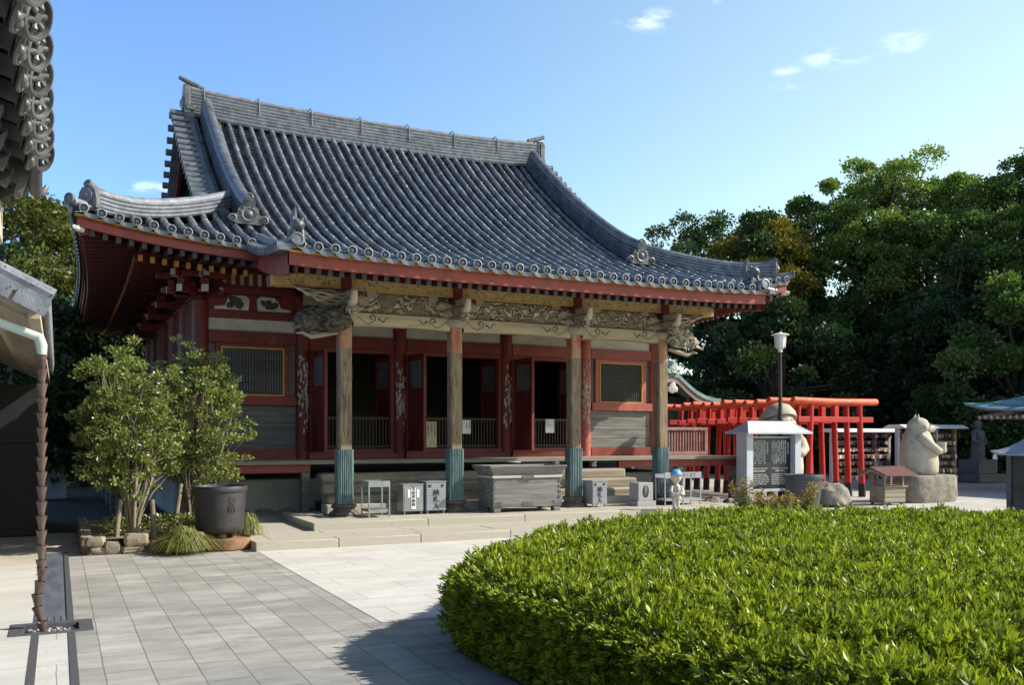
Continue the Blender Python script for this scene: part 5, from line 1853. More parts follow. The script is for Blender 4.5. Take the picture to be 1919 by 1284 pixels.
lp = thing('lamp_post', 'slim brown lamp post with a white lantern head', 'lamp post', (15.66, 16.95, 0))
x, y = 15.66, 16.95
mb = MB(); mb.lathe((x, y, 0), [(.09, 0), (.085, .1), (.055, .14), (.048, 1.6), (.038, 3.66)], 16)
mb.build('pole', 'pole', lp, 40)
mb = MB(); mb.lathe((x, y, 3.66), [(.045, 0), (.052, .02), (.048, .07), (.085, .09), (.1, .105)], 20)
mb.build('collar', 'whitemetal', lp, 40)
mb = MB(); mb.lathe((x, y, 3.765), [(.085, 0), (.115, .008), (.13, .14), (.14, .3), (.13, .308)], 24)
hd = mb.build('lantern', 'lampglass', lp, 40)
for k in range(10):
    q = k * math.pi / 5
    mb = MB(); mb.tube([(x + .12 * math.cos(q), y + .12 * math.sin(q), 3.765), (x + .143 * math.cos(q), y + .143 * math.sin(q), 4.07)], .005, 6)
    mb.build('rib', 'whitemetal', hd)
mb = MB(); mb.lathe((x, y, 4.07), [(.09, -.005), (.21, 0), (.222, .01), (.21, .02), (.1, .05), (.04, .06), (.035, .085), (.0, .09)], 28)
mb.build('hat', 'whitemetal', lp, 40)

pl = thing('planter', 'dark grey round planter tub before the information board', 'planter', (15.1, 15.6, 0))
mb = MB(); mb.lathe((15.1, 15.6, 0), [(0, 0), (.33, 0), (.34, .02), (.41, .66), (.445, .67), (.45, .74), (.43, .76), (.4, .74), (.39, .66), (0, .64)], 36)
mb.build('tub', mat('grey_plastic_tub', (.07, .075, .09), (.05, .053, .065), 3, .5, .08), pl, 40)
mb = MB()
for i in range(50):
    q, rr = rng.uniform(0, 6.28), rng.uniform(0, .36)
    mb.blob((15.1 + rr * math.cos(q), 15.6 + rr * math.sin(q), .68 + rng.uniform(0, .03)), (.05, .05, .035), 6, 5, .3, 2, i)
mb.build('soil_fill', 'soil', pl, 60)
def rock(name, c, r, seed, label, group=None, m_='rock'):
    mb = MB(); mb.blob(c, r, 36, 24, .22, 1.7, seed, seed * .7)
    o = mb.build(name, m_, None, 40, root=(c[0], c[1], 0))
    return tag(o, label, 'rock', group)
rock('boulder', (16.0, 15.75, .2), (.48, .42, .36), 3, 'pale rounded boulder beside the grey planter tub', m_='rock')
for i, (x, y, r) in enumerate(((12.55, 16.5, .2), (12.95, 16.4, .17), (13.3, 16.55, .22), (13.75, 16.45, .18), (12.4, 15.9, .13), (14.2, 16.9, .2))):
    rock('border_rock', (x, y, r * .4), (r, r * .8, r * .75), i + 20, ('small border rock just left of the middle of the row beyond the platform end', 'larger border rock behind the right end of the candle rack', 'biggest border rock in the row left of the information board', 'border rock nearest the left post of the information board', 'smallest border rock, touching the right end of the granite platform', 'border rock behind the left post of the information board')[i], 'small border rocks')

# ------------------------------------------------------------------ row of red torii
def torii_proto():
    t = thing('torii_gate', 'red torii', 'torii gate', (18.35, 17.8, 0), 'row of red torii gates')
    for s in (-1, 1):
        mb = MB()
        mb.tube([(18.35 + s * .95, 17.8, .36), (18.35 + s * .86, 17.8, 2.44)], [.08, .073], 18)
        p = mb.build('pillar', 'torii', t, 40)
        mb = MB(); mb.tube([(18.35 + s * .966, 17.8, 0), (18.35 + s * .95, 17.8, .36)], [.094, .093], 18)
        mb.build('foot_band', 'black', p, 40)
    mb = MB()
    mb.tube([(16.86, 17.8, 2.565), (16.88, 17.8, 2.55), (18.35, 17.8, 2.53), (19.82, 17.8, 2.55), (19.84, 17.8, 2.565)], [.078, .092, .092, .092, .078], 20)
    mb.build('top_beam', 'toriitop', t, 40)
    mb = MB(); mb.bb(17.02, 19.68, 17.75, 17.85, 2.0, 2.14)
    mb.build('tie_beam', 'torii', t, 0, bevel=.006)
    mb = MB(); mb.bb(18.28, 18.42, 17.755, 17.845, 2.142, 2.44)
    mb.build('centre_strut', 'torii', t, 0)
    return t
t0 = torii_proto()
t0['label'] = 'nearest red torii gate of the row, its whole orange top beam in view'
ordn = ['second', 'third', 'fourth', 'fifth', 'sixth', 'seventh', 'eighth', 'ninth', 'tenth', 'eleventh', 'twelfth', 'thirteenth']
for k, w in enumerate(ordn):
    dup(t0, (18.35 + .02 * math.sin(k * 2), 17.8 + .46 * (k + 1), .03 * math.sin(k * 1.7)), R(.4) * math.sin(k * 3), f'red torii gate standing {w} in the row, counted from the nearest' if k < 11 else 'farthest red torii gate at the far end of the row')
    if k in (1, 2):
        tg = list(bpy.data.objects)[-1]
        g_ = [o for o in bpy.data.objects if o.parent is None and o.name.startswith('torii_gate')][-1]
        WLOC[g_.name] = np.array([18.35, 17.8, 0.0])
        mb = MB(); mb.bb(19.16, 19.27, 17.715, 17.722, 2.17, 2.42)
        mb.build('white_tag', 'paper', g_, 0)
        lettering('奉納', .07, 'ink', g_, (19.215, 17.713, 2.34), (1, 0, 0), (0, 0, 1), line=.95, col=True)

# ------------------------------------------------------------------ stone raccoon-dog statues
def raccoon(name, label, x, y, z, s, face, hat=False):
    """seated, pear-bodied statue; face = heading of the snout in radians"""
    t = thing(name, label, 'statue', (x, y, z))
    def W(p):
        q = rotz(np.array([p], float) * s, face)[0]
        return q + np.array([x, y, z])
    def blob(mb, p, r, nu=26, nv=18, amp=0.03, seed=1, tilt=None):
        mb.blob(W(p), np.array(r) * s, nu, nv, amp, 2.2, seed, face, 0, .3, tilt=tilt)
    # local axes: -Y is forward (snout), X to the statue's left
    mb = MB()
    prof = [(.36, 0), (.42, .02), (.46, .12), (.485, .3), (.48, .5), (.445, .7), (.39, .88), (.33, 1.02), (.28, 1.14)]
    th = np.linspace(0, 2 * np.pi, 32, endpoint=False)
    G = []
    for r, h in prof:
        lean = .07 * math.sin(h * 1.5)
        G.append([W((r * .93 * math.cos(q), r * math.sin(q) * (1.0 if math.sin(q) < 0 else .92) - .02 + lean, h)) for q in th] + [W((r * .93, lean - .02, h))])
    mb.grid(G)
    mb.add([W((.25 * math.cos(q), .25 * math.sin(q) + .05, 1.15)) for q in th], [tuple(range(32))])
    blob(mb, (0, .01, 1.2), (.27, .28, .26), 30, 20)
    blob(mb, (0, -.16, 1.17), (.18, .18, .15))
    blob(mb, (0, -.29, 1.15), (.1, .11, .08))
    blob(mb, (0, -.39, 1.185), (.035, .03, .028))
    for k in (-1, 1):
        blob(mb, (k * .15, .06, 1.42), (.065, .04, .07), 16, 12)
        mb.tube([W((k * .15, .06, 1.42)), W((k * .165, .05, 1.49)), W((k * .17, .04, 1.54))], np.array([.055, .035, .006]) * s, 10)
        blob(mb, (k * .1, -.27, 1.27), (.03, .02, .022), 10, 8)
        blob(mb, (k * .17, -.1, 1.19), (.12, .1, .1), 16, 12)
        # arm folded over the belly
        P = [W(q) for q in ((k * .32, .02, .98), (k * .4, -.12, .82), (k * .36, -.3, .68), (k * .22, -.44, .6), (k * .12, -.48, .62))]
        mb.tube(P, np.array([.12, .115, .1, .085, .07]) * s, 14)
        for f in range(4):
            q0 = np.array((k * (.13 - .0 * f), -.5, .66 - f * .035)); q1 = q0 + np.array((-k * .07, -.05, -.0))
            mb.tube([W(q0), W((q0 + q1) / 2 + (0, -.02, 0)), W(q1)], np.array([.026, .026, .018]) * s, 8)
    mb.build('body', 'stone', t, 60)
    if hat:
        mb = MB()
        pr = [(.0, .33), (.12, .31), (.3, .22), (.42, .08), (.46, -.04), (.44, -.05), (.28, .12), (.0, .2)]
        th = np.linspace(0, 2 * np.pi, 33)
        mb.grid([[W((r * .86 * math.cos(q), r * .86 * math.sin(q) + .13, 1.3 + h * .95 - .3 * math.sin(q) * r)) for q in th] for r, h in pr])
        mb.build('straw_hat', 'stone', t, 60)
    else:
        mb = MB()
        mb.lathe(W((-.02, -.54, .56)), [(.0, 0), (.1 * s, 0), (.115 * s, .04 * s), (.115 * s, .25 * s), (.12 * s, .27 * s), (.1 * s, .27 * s), (.09 * s, .2 * s), (.0, .2 * s)], 20)
        mb.build('sake_cup', 'stone', t, 50)
    return t
rb_ = thing('rough_pedestal', 'broad rough-hewn stone pedestal under the seated raccoon-dog statue', 'pedestal', (19.3, 15.95, 0))
mb = MB()
N = 64
pr = []
for i in range(N):
    q = 2 * math.pi * i / N
    c_, s_ = math.cos(q), math.sin(q)
    e = (abs(c_) ** 4 + abs(s_) ** 4) ** -.25
    pr.append((.86 * e * c_, .58 * e * s_))
G = []
for z, k in ((0, .97), (.06, 1.0), (.2, 1.02), (.35, 1.01), (.5, 1.0), (.6, .985), (.655, .95), (.67, .9)):
    row = []
    for i, (px, py) in enumerate(pr + pr[:1]):
        nn = 1 + .035 * mnoise.noise(Vector((px * 4, py * 4, z * 5))) + .02 * mnoise.noise(Vector((px * 12, py * 12, z * 14)))
        row.append((19.3 + px * k * nn, 15.95 + py * k * nn, z))
    G.append(row)
mb.grid(G)
mb.add([G[-1][i] for i in range(N)], [tuple(range(N))])
mb.build('stone_block', 'rock', rb_, 45)
raccoon('raccoon_dog_statue', 'plump pale stone raccoon-dog statue holding a cup, seated on a rough pedestal', 19.25, 15.95, .67, .98, R(52))
raccoon('raccoon_dog_statue', 'tall pale stone raccoon-dog statue in a wide hat behind the information board', 15.9, 17.2, .5, 1.2, R(-12), hat=True)

# little roofed offertory box
ob = thing('roofed_offertory_box', 'small wooden offertory box under its own brown gabled roof', 'offertory box', (17.62, 15.5, 0))
x, y = 17.62, 15.5
mb = MB(); mb.bb(x - .32, x + .36, y - .22, y + .22, .06, .42)
mb.bb(x - .36, x + .4, y - .27, y + .27, .424, .46)
for k in range(3):
    mb.bb(x - .322, x + .362, y - .232, y - .222, .075 + k * .115, .18 + k * .115)
mb.build('box', 'stair', ob, 0, bevel=.005)
for sx in (-.28, .32):
    for sy in (-.17, .17):
        mb = MB(); mb.bb(x + sx - .03, x + sx + .03, y + sy - .03, y + sy + .03, 0, .76)
        mb.build('post', 'bark', ob, 0)
mb = MB()
for s in (-1, 1):
    mb.prism([(0, .86), (.42 * s, .7), (.42 * s, .735), (0, .9)], (x - .52, y, 0), (0, 1, 0), (0, 0, 1), (1, 0, 0), 1.08)
mb.bb(x - .54, x + .58, y - .03, y + .03, .895, .92)
rf = mb.build('roof', 'roofred', ob, 0)
mb = MB()
for s in (-1, 1):
    mb.prism([(0, .8), (.4 * s, .65), (.4 * s, .695), (0, .855)], (x - .5, y, 0), (0, 1, 0), (0, 0, 1), (1, 0, 0), .04)
mb.each('gable_trim', 'stair', ob)

# votive tablet racks
def tablet_rack(x0, x1, y, top, label, n, seed):
    t = thing('tablet_rack', label, 'tablet rack', ((x0 + x1) / 2, y, 0))
    mb = MB()
    zc = top
    mb.prism([(-.42, -.12), (.42, -.12), (.42, -.09), (.2, .0), (-.2, .0), (-.42, -.09)], (x0 - .1, y, zc), (0, 1, 0), (0, 0, 1), (1, 0, 0), x1 - x0 + .2)
    mb.build('roof', 'whitemetal', t, 0)
    for k in range(n + 1):
        x = x0 + .05 + (x1 - x0 - .1) * k / n
        mb = MB(); mb.bb(x - .045, x + .045, y - .06, y + .06, 0, zc - .122)
        mb.build('post', 'pinkred' if k % 2 else 'bluewhite', t, 0)
    mb = MB()
    zs_ = np.arange(.35, zc - .2, .22)
    for z in zs_:
        mb.bb(x0 + .05, x1 - .05, y - .075, y - .062, z, z + .035)
    mb.each('rail', 'pinkred', t)
    r_ = random.Random(seed)
    pt = MB()
    for z in zs_:
        x = x0 + .12
        while x < x1 - .15:
            w, h = r_.uniform(.09, .14), r_.uniform(.08, .13)
            pt.box((x + w / 2, y - .09 - r_.uniform(0, .03), z - h / 2 + .02), (w, .012, h), r_.uniform(-.2, .2), mi=r_.choice([0, 0, 0, 2, 2, 1]), tilt=(r_.uniform(-.2, .2), r_.uniform(-.15, .15)))
            x += w + r_.uniform(-.02, .07)
    o = pt.build('votive_tablets', [mat('votive_wood', (.42, .34, .22), (.3, .23, .14), 9, .7, 0), 'paper', 'greyboard'], t, 0)
    o['kind'] = 'stuff'
    mb = MB(); mb.bb(x0 + .06, x1 - .06, y + .065, y + .08, .25, zc - .2)
    mb.build('back_board', 'darkwall', t, 0)
    return t
tablet_rack(21.85, 24.45, 21.4, 1.88, 'farther white-roofed rack of votive tablets, behind the nearest torii gate', 4, 1)
tablet_rack(23.5, 26.2, 20.3, 2.0, 'nearer white-roofed rack of votive tablets, behind the raccoon-dog statue', 3, 2)

# glass shrine case at the right edge
gc = thing('glass_case', 'metal framed glass case with a curved white roof, at the right edge', 'glass case', (15.75, 10.55, 0))
x, y = 15.98, 10.5
mb = MB(); mb.lathe((x, y, 0), [(.78, 0), (.76, .05), (.62, .12), (.55, .16), (.5, .22), (.0, .22)], 8)
mb.build('base', 'whitemetal', gc, 30)
for sx in (-1, 1):
    for sy in (-1, 1):
        mb = MB(); mb.bb(x + sx * .42 - .04, x + sx * .42 + .04, y + sy * .42 - .04, y + sy * .42 + .04, .22, 1.3)
        mb.build('frame_post', 'greyboard', gc, 0, bevel=.004)
mb = MB()
mb.bb(x - .46, x + .46, y - .46, y - .38, 1.3, 1.37); mb.bb(x - .46, x + .46, y + .38, y + .46, 1.3, 1.37)
mb.bb(x - .46, x - .38, y - .38, y + .38, 1.3, 1.37); mb.bb(x + .38, x + .46, y - .38, y + .38, 1.3, 1.37)
mb.bb(x - .38, x + .38, y - .46, y - .4, .22, .36); mb.bb(x - .46, x - .4, y - .38, y + .38, .22, .36)
mb.each('frame_rail', 'greyboard', gc)
for q in ((-.41, 0), (.41, 0), (0, -.41), (0, .41)):
    mb = MB()
    if q[0]: mb.bb(x + q[0] - .004, x + q[0] + .004, y - .38, y + .38, .36, 1.3)
    else: mb.bb(x - .38, x + .38, y + q[1] - .004, y + q[1] + .004, .36, 1.3)
    mb.build('pane', 'glassdark', gc, 0)
G = []
for k, (r, z) in enumerate(((.64, 1.27), (.64, 1.3), (.55, 1.335), (.43, 1.41), (.3, 1.52), (.18, 1.66), (.08, 1.82))):
    row = []
    for i in range(33):
        q = 2 * math.pi * i / 32 + math.pi / 4
        e = max(abs(math.cos(q)), abs(math.sin(q)))
        up = .1 * abs(math.sin(2 * q + math.pi / 2)) ** 0 * (abs(math.cos(2 * (q - math.pi / 4) + math.pi / 2)) ** 0)
        corner = (1 / e - 1) / .4142
        row.append((x + r * math.cos(q) / e, y + r * math.sin(q) / e, z + .06 * corner ** 3 * (r / .64) ** 3))
    G.append(row)
mb = MB(); mb.grid(G); mb.lathe((x, y, 1.84), [(.1, 0), (.12, .05), (.07, .1), (.02, .2), (0, .2)], 12)
mb.add([G[0][i] for i in range(32)], [tuple(range(32))])
mb.build('roof', 'steelpaint', gc, 30)
mb = MB(); mb.lathe((x - .6, y + .58, 1.2), [(0, 0), (.04, 0), (.035, .06), (.015, .1), (0, .1)], 12)
mb.build('hanging_bell', 'whitemetal', gc, 40)

# open pavilion at the right, under a patinated copper roof
pv = thing('pavilion', 'open pavilion with a blue-green copper roof at the right edge', 'pavilion', (28.2, 15.6, 0))
px, py, ph = 28.2, 15.6, 3.3
G = []
for r, z in ((3.35, 2.36), (3.35, 2.42), (2.9, 2.5), (2.4, 2.68), (1.8, 2.98), (1.2, 3.35), (.6, 3.8), (.1, 4.15)):
    row = []
    for i in range(49):
        q = 2 * math.pi * i / 48 + math.pi / 4
        e = max(abs(math.cos(q)), abs(math.sin(q)))
        cn = (1 / e - 1) / .4142
        row.append((px + r * math.cos(q) / e, py + r * math.sin(q) / e, z + .24 * cn ** 3 * (r / 3.35) ** 3))
    G.append(row)
mb = MB(); mb.grid(G)
for k in range(2, 8):   # horizontal seams of the sheets
    mb.tube(np.array(G[k]) + (0, 0, .012), .022, 6)
rf = mb.build('roof', mat('blue_green_copper_roof', (.17, .3, .33), (.1, .2, .23), 2, .45, .15, 20, metal=.2), pv, 30)
mb = MB()
mb.add([np.array(G[0][i]) * (1, 1, 1) + (0, 0, -.002) for i in range(48)] + [(px, py, 2.55)], [(i, (i + 1) % 48, 48) for i in range(48)])
mb.build('soffit', 'stair', pv, 0)
mb = MB()
for k in range(-15, 16):
    for s in (-1, 1):
        mb.beam((px + s * 2.0, py + k * .2, 2.34), (px + s * 3.1, py + k * .2, 2.2), .07, .1, 0, 1)
        mb.beam((px + k * .2, py + s * 2.0, 2.34), (px + k * .2, py + s * 3.1, 2.2), .07, .1, 0, 1)
mb.build('rafters', ['stair', 'whitepaint'], pv, 0)
for sx in (-1, 1):
    for sy in (-1, 1):
        mb = MB(); mb.bb(px + sx * 2 - .1, px + sx * 2 + .1, py + sy * 2 - .1, py + sy * 2 + .1, 0, 2.4)
        mb.build('post', 'red', pv, 0, bevel=.01)
mb = MB()
for s in (-1, 1):
    mb.bb(px - 2.1, px + 2.1, py + s * 2 - .07, py + s * 2 + .07, 2.15, 2.33); mb.bb(px + s * 2 - .07, px + s * 2 + .07, py - 1.92, py + 1.92, 2.15, 2.33)
mb.each('beam', 'red', pv)

M['darkstone'] = mat('shade_dark_stone', (.15, .15, .14), (.08, .08, .075), 8, .8, .3)  # stone coloured dark for the shade that falls on the figure
# standing stone figures in the shade
def stone_figure(x, y, label):
    t = thing('stone_figure', label, 'statue', (x, y, 0), 'standing stone figures in the shade')
    mb = MB(); mb.bb(x - .7, x + .7, y - .6, y + .6, 0, .3); mb.bb(x - .5, x + .5, y - .42, y + .42, .304, .8)
    mb.build('plinth', M['darkstone'], t, 0, bevel=.02)
    mb = MB()
    mb.lathe((x, y, .8), [(.3, 0), (.3, .06), (.24, .1), (.25, .4), (.22, .75), (.25, .95), (.17, 1.06), (.08, 1.1), (.08, 1.14)], 20, squash=.75)
    mb.blob((x, y, 2.06), (.13, .14, .17), 18, 12)
    for k in (-1, 1):
        mb.tube([(x + k * .22, y, 1.74), (x + k * .28, y - .05, 1.5), (x + k * .15, y - .2, 1.4), (x + k * .02, y - .22, 1.46)], [.08, .075, .06, .045], 10)
    mb.blob((x, y - .13, 2.05), (.03, .035, .035), 8, 6)
    mb.build('figure', M['darkstone'], t, 50)
    return t
stone_figure(29.6, 22.0, 'grey stone figure on a plinth in the shade, left of the pavilion')

# small shrine behind the torii row
sh = thing('small_shrine', 'small shrine with a green copper gable roof behind the torii row', 'shrine', (19.9, 28.2, 0))
x, y = 20.15, 27.4
half = [(0, 4.0), (.3, 3.93), (.7, 3.62), (1.1, 3.35), (1.5, 3.18), (2.0, 3.07), (2.25, 3.06)]
full = [(-a, b) for a, b in half[::-1]] + half[1:]
mb = MB()
mb.grid([[(x + a, yy, b) for a, b in full] for yy in (y, y + 1.2, y + 4.5)])
mb.grid([[(x + a, y, b) for a, b in full], [(x + a, y - .02, b - .16) for a, b in full]])
mb.grid([[(x + a, y - .02, b - .16) for a, b in full], [(x + a, y + 4.5, b - .16) for a, b in full]])
rf = mb.build('roof', 'copper', sh, 30)
mb = MB(); mb.bb(x - .14, x + .14, y - .05, y + 4.6, 3.98, 4.18); mb.tube([(x, y - .1, 4.24), (x, y + 4.6, 4.24)], .1, 12)
onigawara(mb, (x, y - .02, 3.95), (0, -1, 0), .8)
mb.build('ridge', 'copperpale', rf, 40)
mb = MB(); mb.grid([[(x + a * .97, y + .02, b - .17) for a, b in full], [(x + a * .95, y + .02, b - .36) for a, b in full]])
mb.build('bargeboard', mat('faded_bargeboard', (.35, .25, .22), (.22, .15, .13), 3, .8, .1), rf, 0)
mb = MB()
mb.blob((x, y - .03, 3.42), (.16, .05, .2), 16, 12, .3, 3, 2, aamp=.8); mb.blob((x - .13, y - .03, 3.36), (.1, .04, .12), 12, 10); mb.blob((x + .13, y - .03, 3.36), (.1, .04, .12), 12, 10)
mb.build('gable_pendant', 'whitepaint', rf, 60)
mb = MB(); mb.bb(x - 1.3, x + 1.3, y + .9, y + 4.2, .3, 3.15)
mb.build('wall', 'darkwall', sh, 0)
for s in (-1.25, 1.25):
    mb = MB(); mb.bb(x + s - .09, x + s + .09, y + .3, y + .48, 0, 3.1)
    mb.build('post', 'reddark', sh, 0)
# taller tiled roof behind it
bh = thing('rear_hall', 'dark tiled roof of a rear hall rising behind the small shrine', 'hall', (22.2, 33.5, 0))
x, y = 22.0, 33.5
mb = MB()
pr = [(-2.9, 2.7), (-2.0, 2.95), (-1.0, 3.5), (0, 4.35), (1.0, 3.5), (2.0, 2.95), (2.9, 2.7)]
mb.grid([[(xx, y + a, b) for a, b in pr] for xx in (x - 4.5, x, x + 2.6)])
mb.build('roof', 'tile', bh, 20)
mb = MB(); mb.bb(x - 4.5, x + 2.6, y - .15, y + .15, 4.3, 4.5)
onigawara(mb, (x + 2.6, y, 4.2), (1, 0, 0), 1.1)
mb.build('ridge', 'tile_pale', bh, 30)
mb = MB(); mb.bb(x - 4, x + 2.1, y - 1.9, y + 1.9, 0, 2.8)
mb.build('wall', 'darkwall', bh, 0)
# ------------------------------------------------------------------ vegetation
def tree(name, label, cat, base, top, crown_c, crown_r, n_bough, n_leaf, leafm, seed, bough_r=(.7, 1.4), leaf=(.2, .12), group=None, barkm='barkdark', trunk_r=.32, limbs=9, shell=.55, low=-1.0, stretch=1.0):
    g = np.random.default_rng(seed)
    t = thing(name, label, cat, base, group)
    base = np.array(base, float); cc = np.array(crown_c, float); cr = np.array(crown_r, float)
    d = unit(g.normal(size=(n_bough, 3)))
    d[:, 2] = np.where(d[:, 2] < low, -d[:, 2], d[:, 2])
    rad = g.uniform(shell, 1.0, n_bough) ** .6
    # lumpy crown outline
    lump = np.array([1 + .33 * mnoise.noise(Vector(q * 2.4) + Vector((seed, 0, seed * .5))) for q in d])
    B = cc + d * (rad * lump)[:, None] * cr
    br = g.uniform(*bough_r, n_bough)
    br *= np.where(rad > .85, .85, 1.1)
    # leaves on each bough: flattened caps, upper side fuller
    idx = g.integers(0, n_bough, n_leaf)
    q = unit(g.normal(size=(n_leaf, 3)))
    q[:, 2] = np.abs(q[:, 2]) * np.where(g.uniform(size=n_leaf) < .78, 1, -1)
    rr = g.uniform(.4, 1.05, n_leaf) ** .7 * np.where(g.uniform(size=n_leaf) < .08, g.uniform(1, 1.35, n_leaf), 1)
    sub = np.array([1 + .35 * mnoise.noise(Vector(v * 3.2) + Vector((float(i) * 1.7, 0, 0))) for v, i in zip(q, idx)])
    P = B[idx] + q * (rr * sub * br[idx])[:, None] * np.array([1, 1, .72 * stretch])
    D = unit(q * .6 + g.normal(size=(n_leaf, 3)) * .8 + np.array([0, 0, -.15]))
    L = g.uniform(.7, 1.35, n_leaf) * leaf[0]
    up = unit(q * 1.0 + np.array([0, 0, .8]) + g.normal(size=(n_leaf, 3)) * .5)
    S = np.cross(D, up)
    V = leaves(P, D, L, L * leaf[1] / leaf[0], .1, up=S)
    tone = np.clip(g.normal(.45, .2, n_leaf) + g.normal(0, .16, n_bough)[idx], 0, 1)
    quadmesh('crown', V, leafm, t, tone)
    mb = MB()
    h = cc[2] - base[2]
    wob = g.normal(0, .03 * h, (5, 2))
    tp = [base + np.array([0, 0, -.1])] + [base + (cc - base) * f + np.array([*wob[i], 0]) for i, f in enumerate((.2, .4, .6, .8))] + [cc + np.array([0, 0, cr[2] * .35])]
    mb.tube(tp, np.linspace(trunk_r, trunk_r * .25, 6), 12)
    for k in range(limbs):
        i = g.integers(0, n_bough)
        f = g.uniform(.35, .95)
        s0 = base + (cc - base) * f
        e = B[i]
        m = (s0 + e) / 2 + np.array([0, 0, -.1 * np.linalg.norm(e - s0)]) + g.normal(0, .2, 3)
        mb.tube([s0, m, e], [trunk_r * .42, trunk_r * .27, trunk_r * .08], 8)
    far = np.argsort(-np.linalg.norm((B - cc) / cr, axis=1))[:14]      # thin limbs out to the outermost tufts
    for i in far:
        s0 = cc + (B[i] - cc) * .35
        m = (s0 + B[i]) / 2 + g.normal(0, .15, 3)
        mb.tube([cc + np.array([0, 0, -.2 * cr[2]]), s0, m, B[i]], [trunk_r * .25, trunk_r * .2, trunk_r * .13, trunk_r * .05], 6)
    mb.build('trunk', barkm, t, 50)
    return t
def at(u, d, z=0.0):
    """ground position for a bearing and a distance along the view axis"""
    l = (u - 959.5) / 1715 * d
    s, c = math.sin(YAW), math.cos(YAW)
    return np.array([d * s + l * c, d * c - l * s, z])
G_R = 'tall trees behind the court on the right'
def rtree(u, d, vtop, r, leafm, seed, label, n=42000, nb=110, zb=None, rz=None, name='broadleaf_tree', leaf=(.145, .088), low=-.9, **k):
    n = int(n * 1.9)
    p = at(u, d)
    zt = 1.6 + (820 - vtop) * d / 1715
    rz = rz or zt * .44
    return tree(name, label, 'tree', tuple(p), zt, (p[0], p[1], zt - rz), (r, r, rz * .92), int(nb * 1.35), n, leafm, seed, (.42, 1.05), leaf, G_R, trunk_r=.4, low=low, **k)
rtree(1345, 47, 402, 4.8, 'darkleaf', 11, 'dark evergreen tree with layered tufts at the left end of the right-hand trees', rz=4.6)
rtree(1425, 44, 418, 2.3, 'autumn', 12, 'yellowing tree among the dark ones, above the right roof corner', n=14000, nb=40, rz=2.3)
rtree(1530, 48, 372, 5.2, 'camphor', 13, 'broad green tree left of the tallest middle crown', n=46000, rz=6)
rtree(1655, 46, 312, 4.9, 'camphor2', 14, 'tallest middle tree with a light green domed crown', n=48000, nb=120, rz=6.3)
rtree(1765, 45, 338, 4.6, 'camphor2', 15, 'light green tree right of the tallest middle crown', n=42000, rz=5.6)
rtree(1880, 42, 300, 4.4, 'camphor2', 16, 'high open-branched tree at the right edge of the picture', n=17000, nb=46, rz=4.6, limbs=26)
rtree(1965, 41, 255, 4.4, 'camphor', 17, 'very tall tree half cut off by the right edge', n=26000, nb=60, rz=5.4, limbs=20)
# lower trees closing the gap under the crowns, leaf colour darkened for shade
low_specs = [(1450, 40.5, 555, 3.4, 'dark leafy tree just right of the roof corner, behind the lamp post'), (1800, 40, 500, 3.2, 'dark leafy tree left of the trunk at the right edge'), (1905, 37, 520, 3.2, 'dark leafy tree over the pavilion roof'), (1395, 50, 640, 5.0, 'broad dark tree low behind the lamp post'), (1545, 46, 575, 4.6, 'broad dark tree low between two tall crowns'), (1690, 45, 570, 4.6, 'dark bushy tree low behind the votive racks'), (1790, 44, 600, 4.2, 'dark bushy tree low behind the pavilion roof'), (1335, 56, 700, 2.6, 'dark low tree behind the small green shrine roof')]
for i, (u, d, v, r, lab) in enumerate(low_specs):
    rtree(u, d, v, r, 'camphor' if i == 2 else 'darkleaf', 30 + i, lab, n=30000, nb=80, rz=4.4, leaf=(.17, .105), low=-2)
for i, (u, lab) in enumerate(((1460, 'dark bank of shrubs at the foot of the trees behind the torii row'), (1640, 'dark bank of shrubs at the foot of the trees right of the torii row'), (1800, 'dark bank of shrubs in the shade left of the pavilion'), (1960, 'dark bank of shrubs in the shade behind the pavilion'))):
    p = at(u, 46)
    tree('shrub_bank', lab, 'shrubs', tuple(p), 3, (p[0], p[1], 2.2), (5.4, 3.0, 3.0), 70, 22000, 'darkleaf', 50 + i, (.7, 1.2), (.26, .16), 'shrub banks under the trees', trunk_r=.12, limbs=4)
# trees outside the right edge that shade the far side of the court
for i, (x, y, h) in enumerate(((44, 24, 14), (41, 15.5, 13), (50, 31, 15), (47, 10, 14))):
    tree('broadleaf_tree', ['tree beyond the right edge nearest the tall cut-off tree', 'tree beyond the right edge behind the pavilion', 'far tree beyond the right edge', 'tree beyond the right edge nearest the viewer'][i], 'tree', (x, y, 0), h, (x, y, h * .55), (5.6, 5.6, h * .47), 90, 16000, 'camphor', 70 + i, (1.0, 1.7), (.45, .3), G_R, trunk_r=.4, low=-.9)
# left
G_L = 'trees behind the left side building'
def ltree(u, d, vtop, r, leafm, seed, label, n, rz, **k):
    p = at(u, d)
    zt = 1.6 + (820 - vtop) * d / 1715
    tree('broadleaf_tree', label, 'tree', tuple(p), zt, (p[0], p[1], zt - rz), (r, r, rz), 80, n, leafm, seed, (.6, 1.2), (.2, .12), G_L, trunk_r=.3, low=-1, **k)
ltree(40, 36, 345, 3.4, 'olive', 81, 'olive-leaved tree behind the low tiled roof on the left', 26000, 5.0)
ltree(135, 40, 368, 3.2, 'olive', 82, 'brownish tree beside the left roof corner of the hall', 24000, 5.2)
ltree(120, 33, 560, 2.2, 'darkleaf', 83, 'dark tree low between the side building and the hall', 20000, 3.4)
ltree(150, 30, 700, 1.6, 'darkleaf', 84, 'small dark tree low behind the front shrubs', 12000, 1.6)
ltree(-80, 33, 420, 3.6, 'darkleaf', 85, 'dark tree mostly hidden behind the side building', 12000, 5)

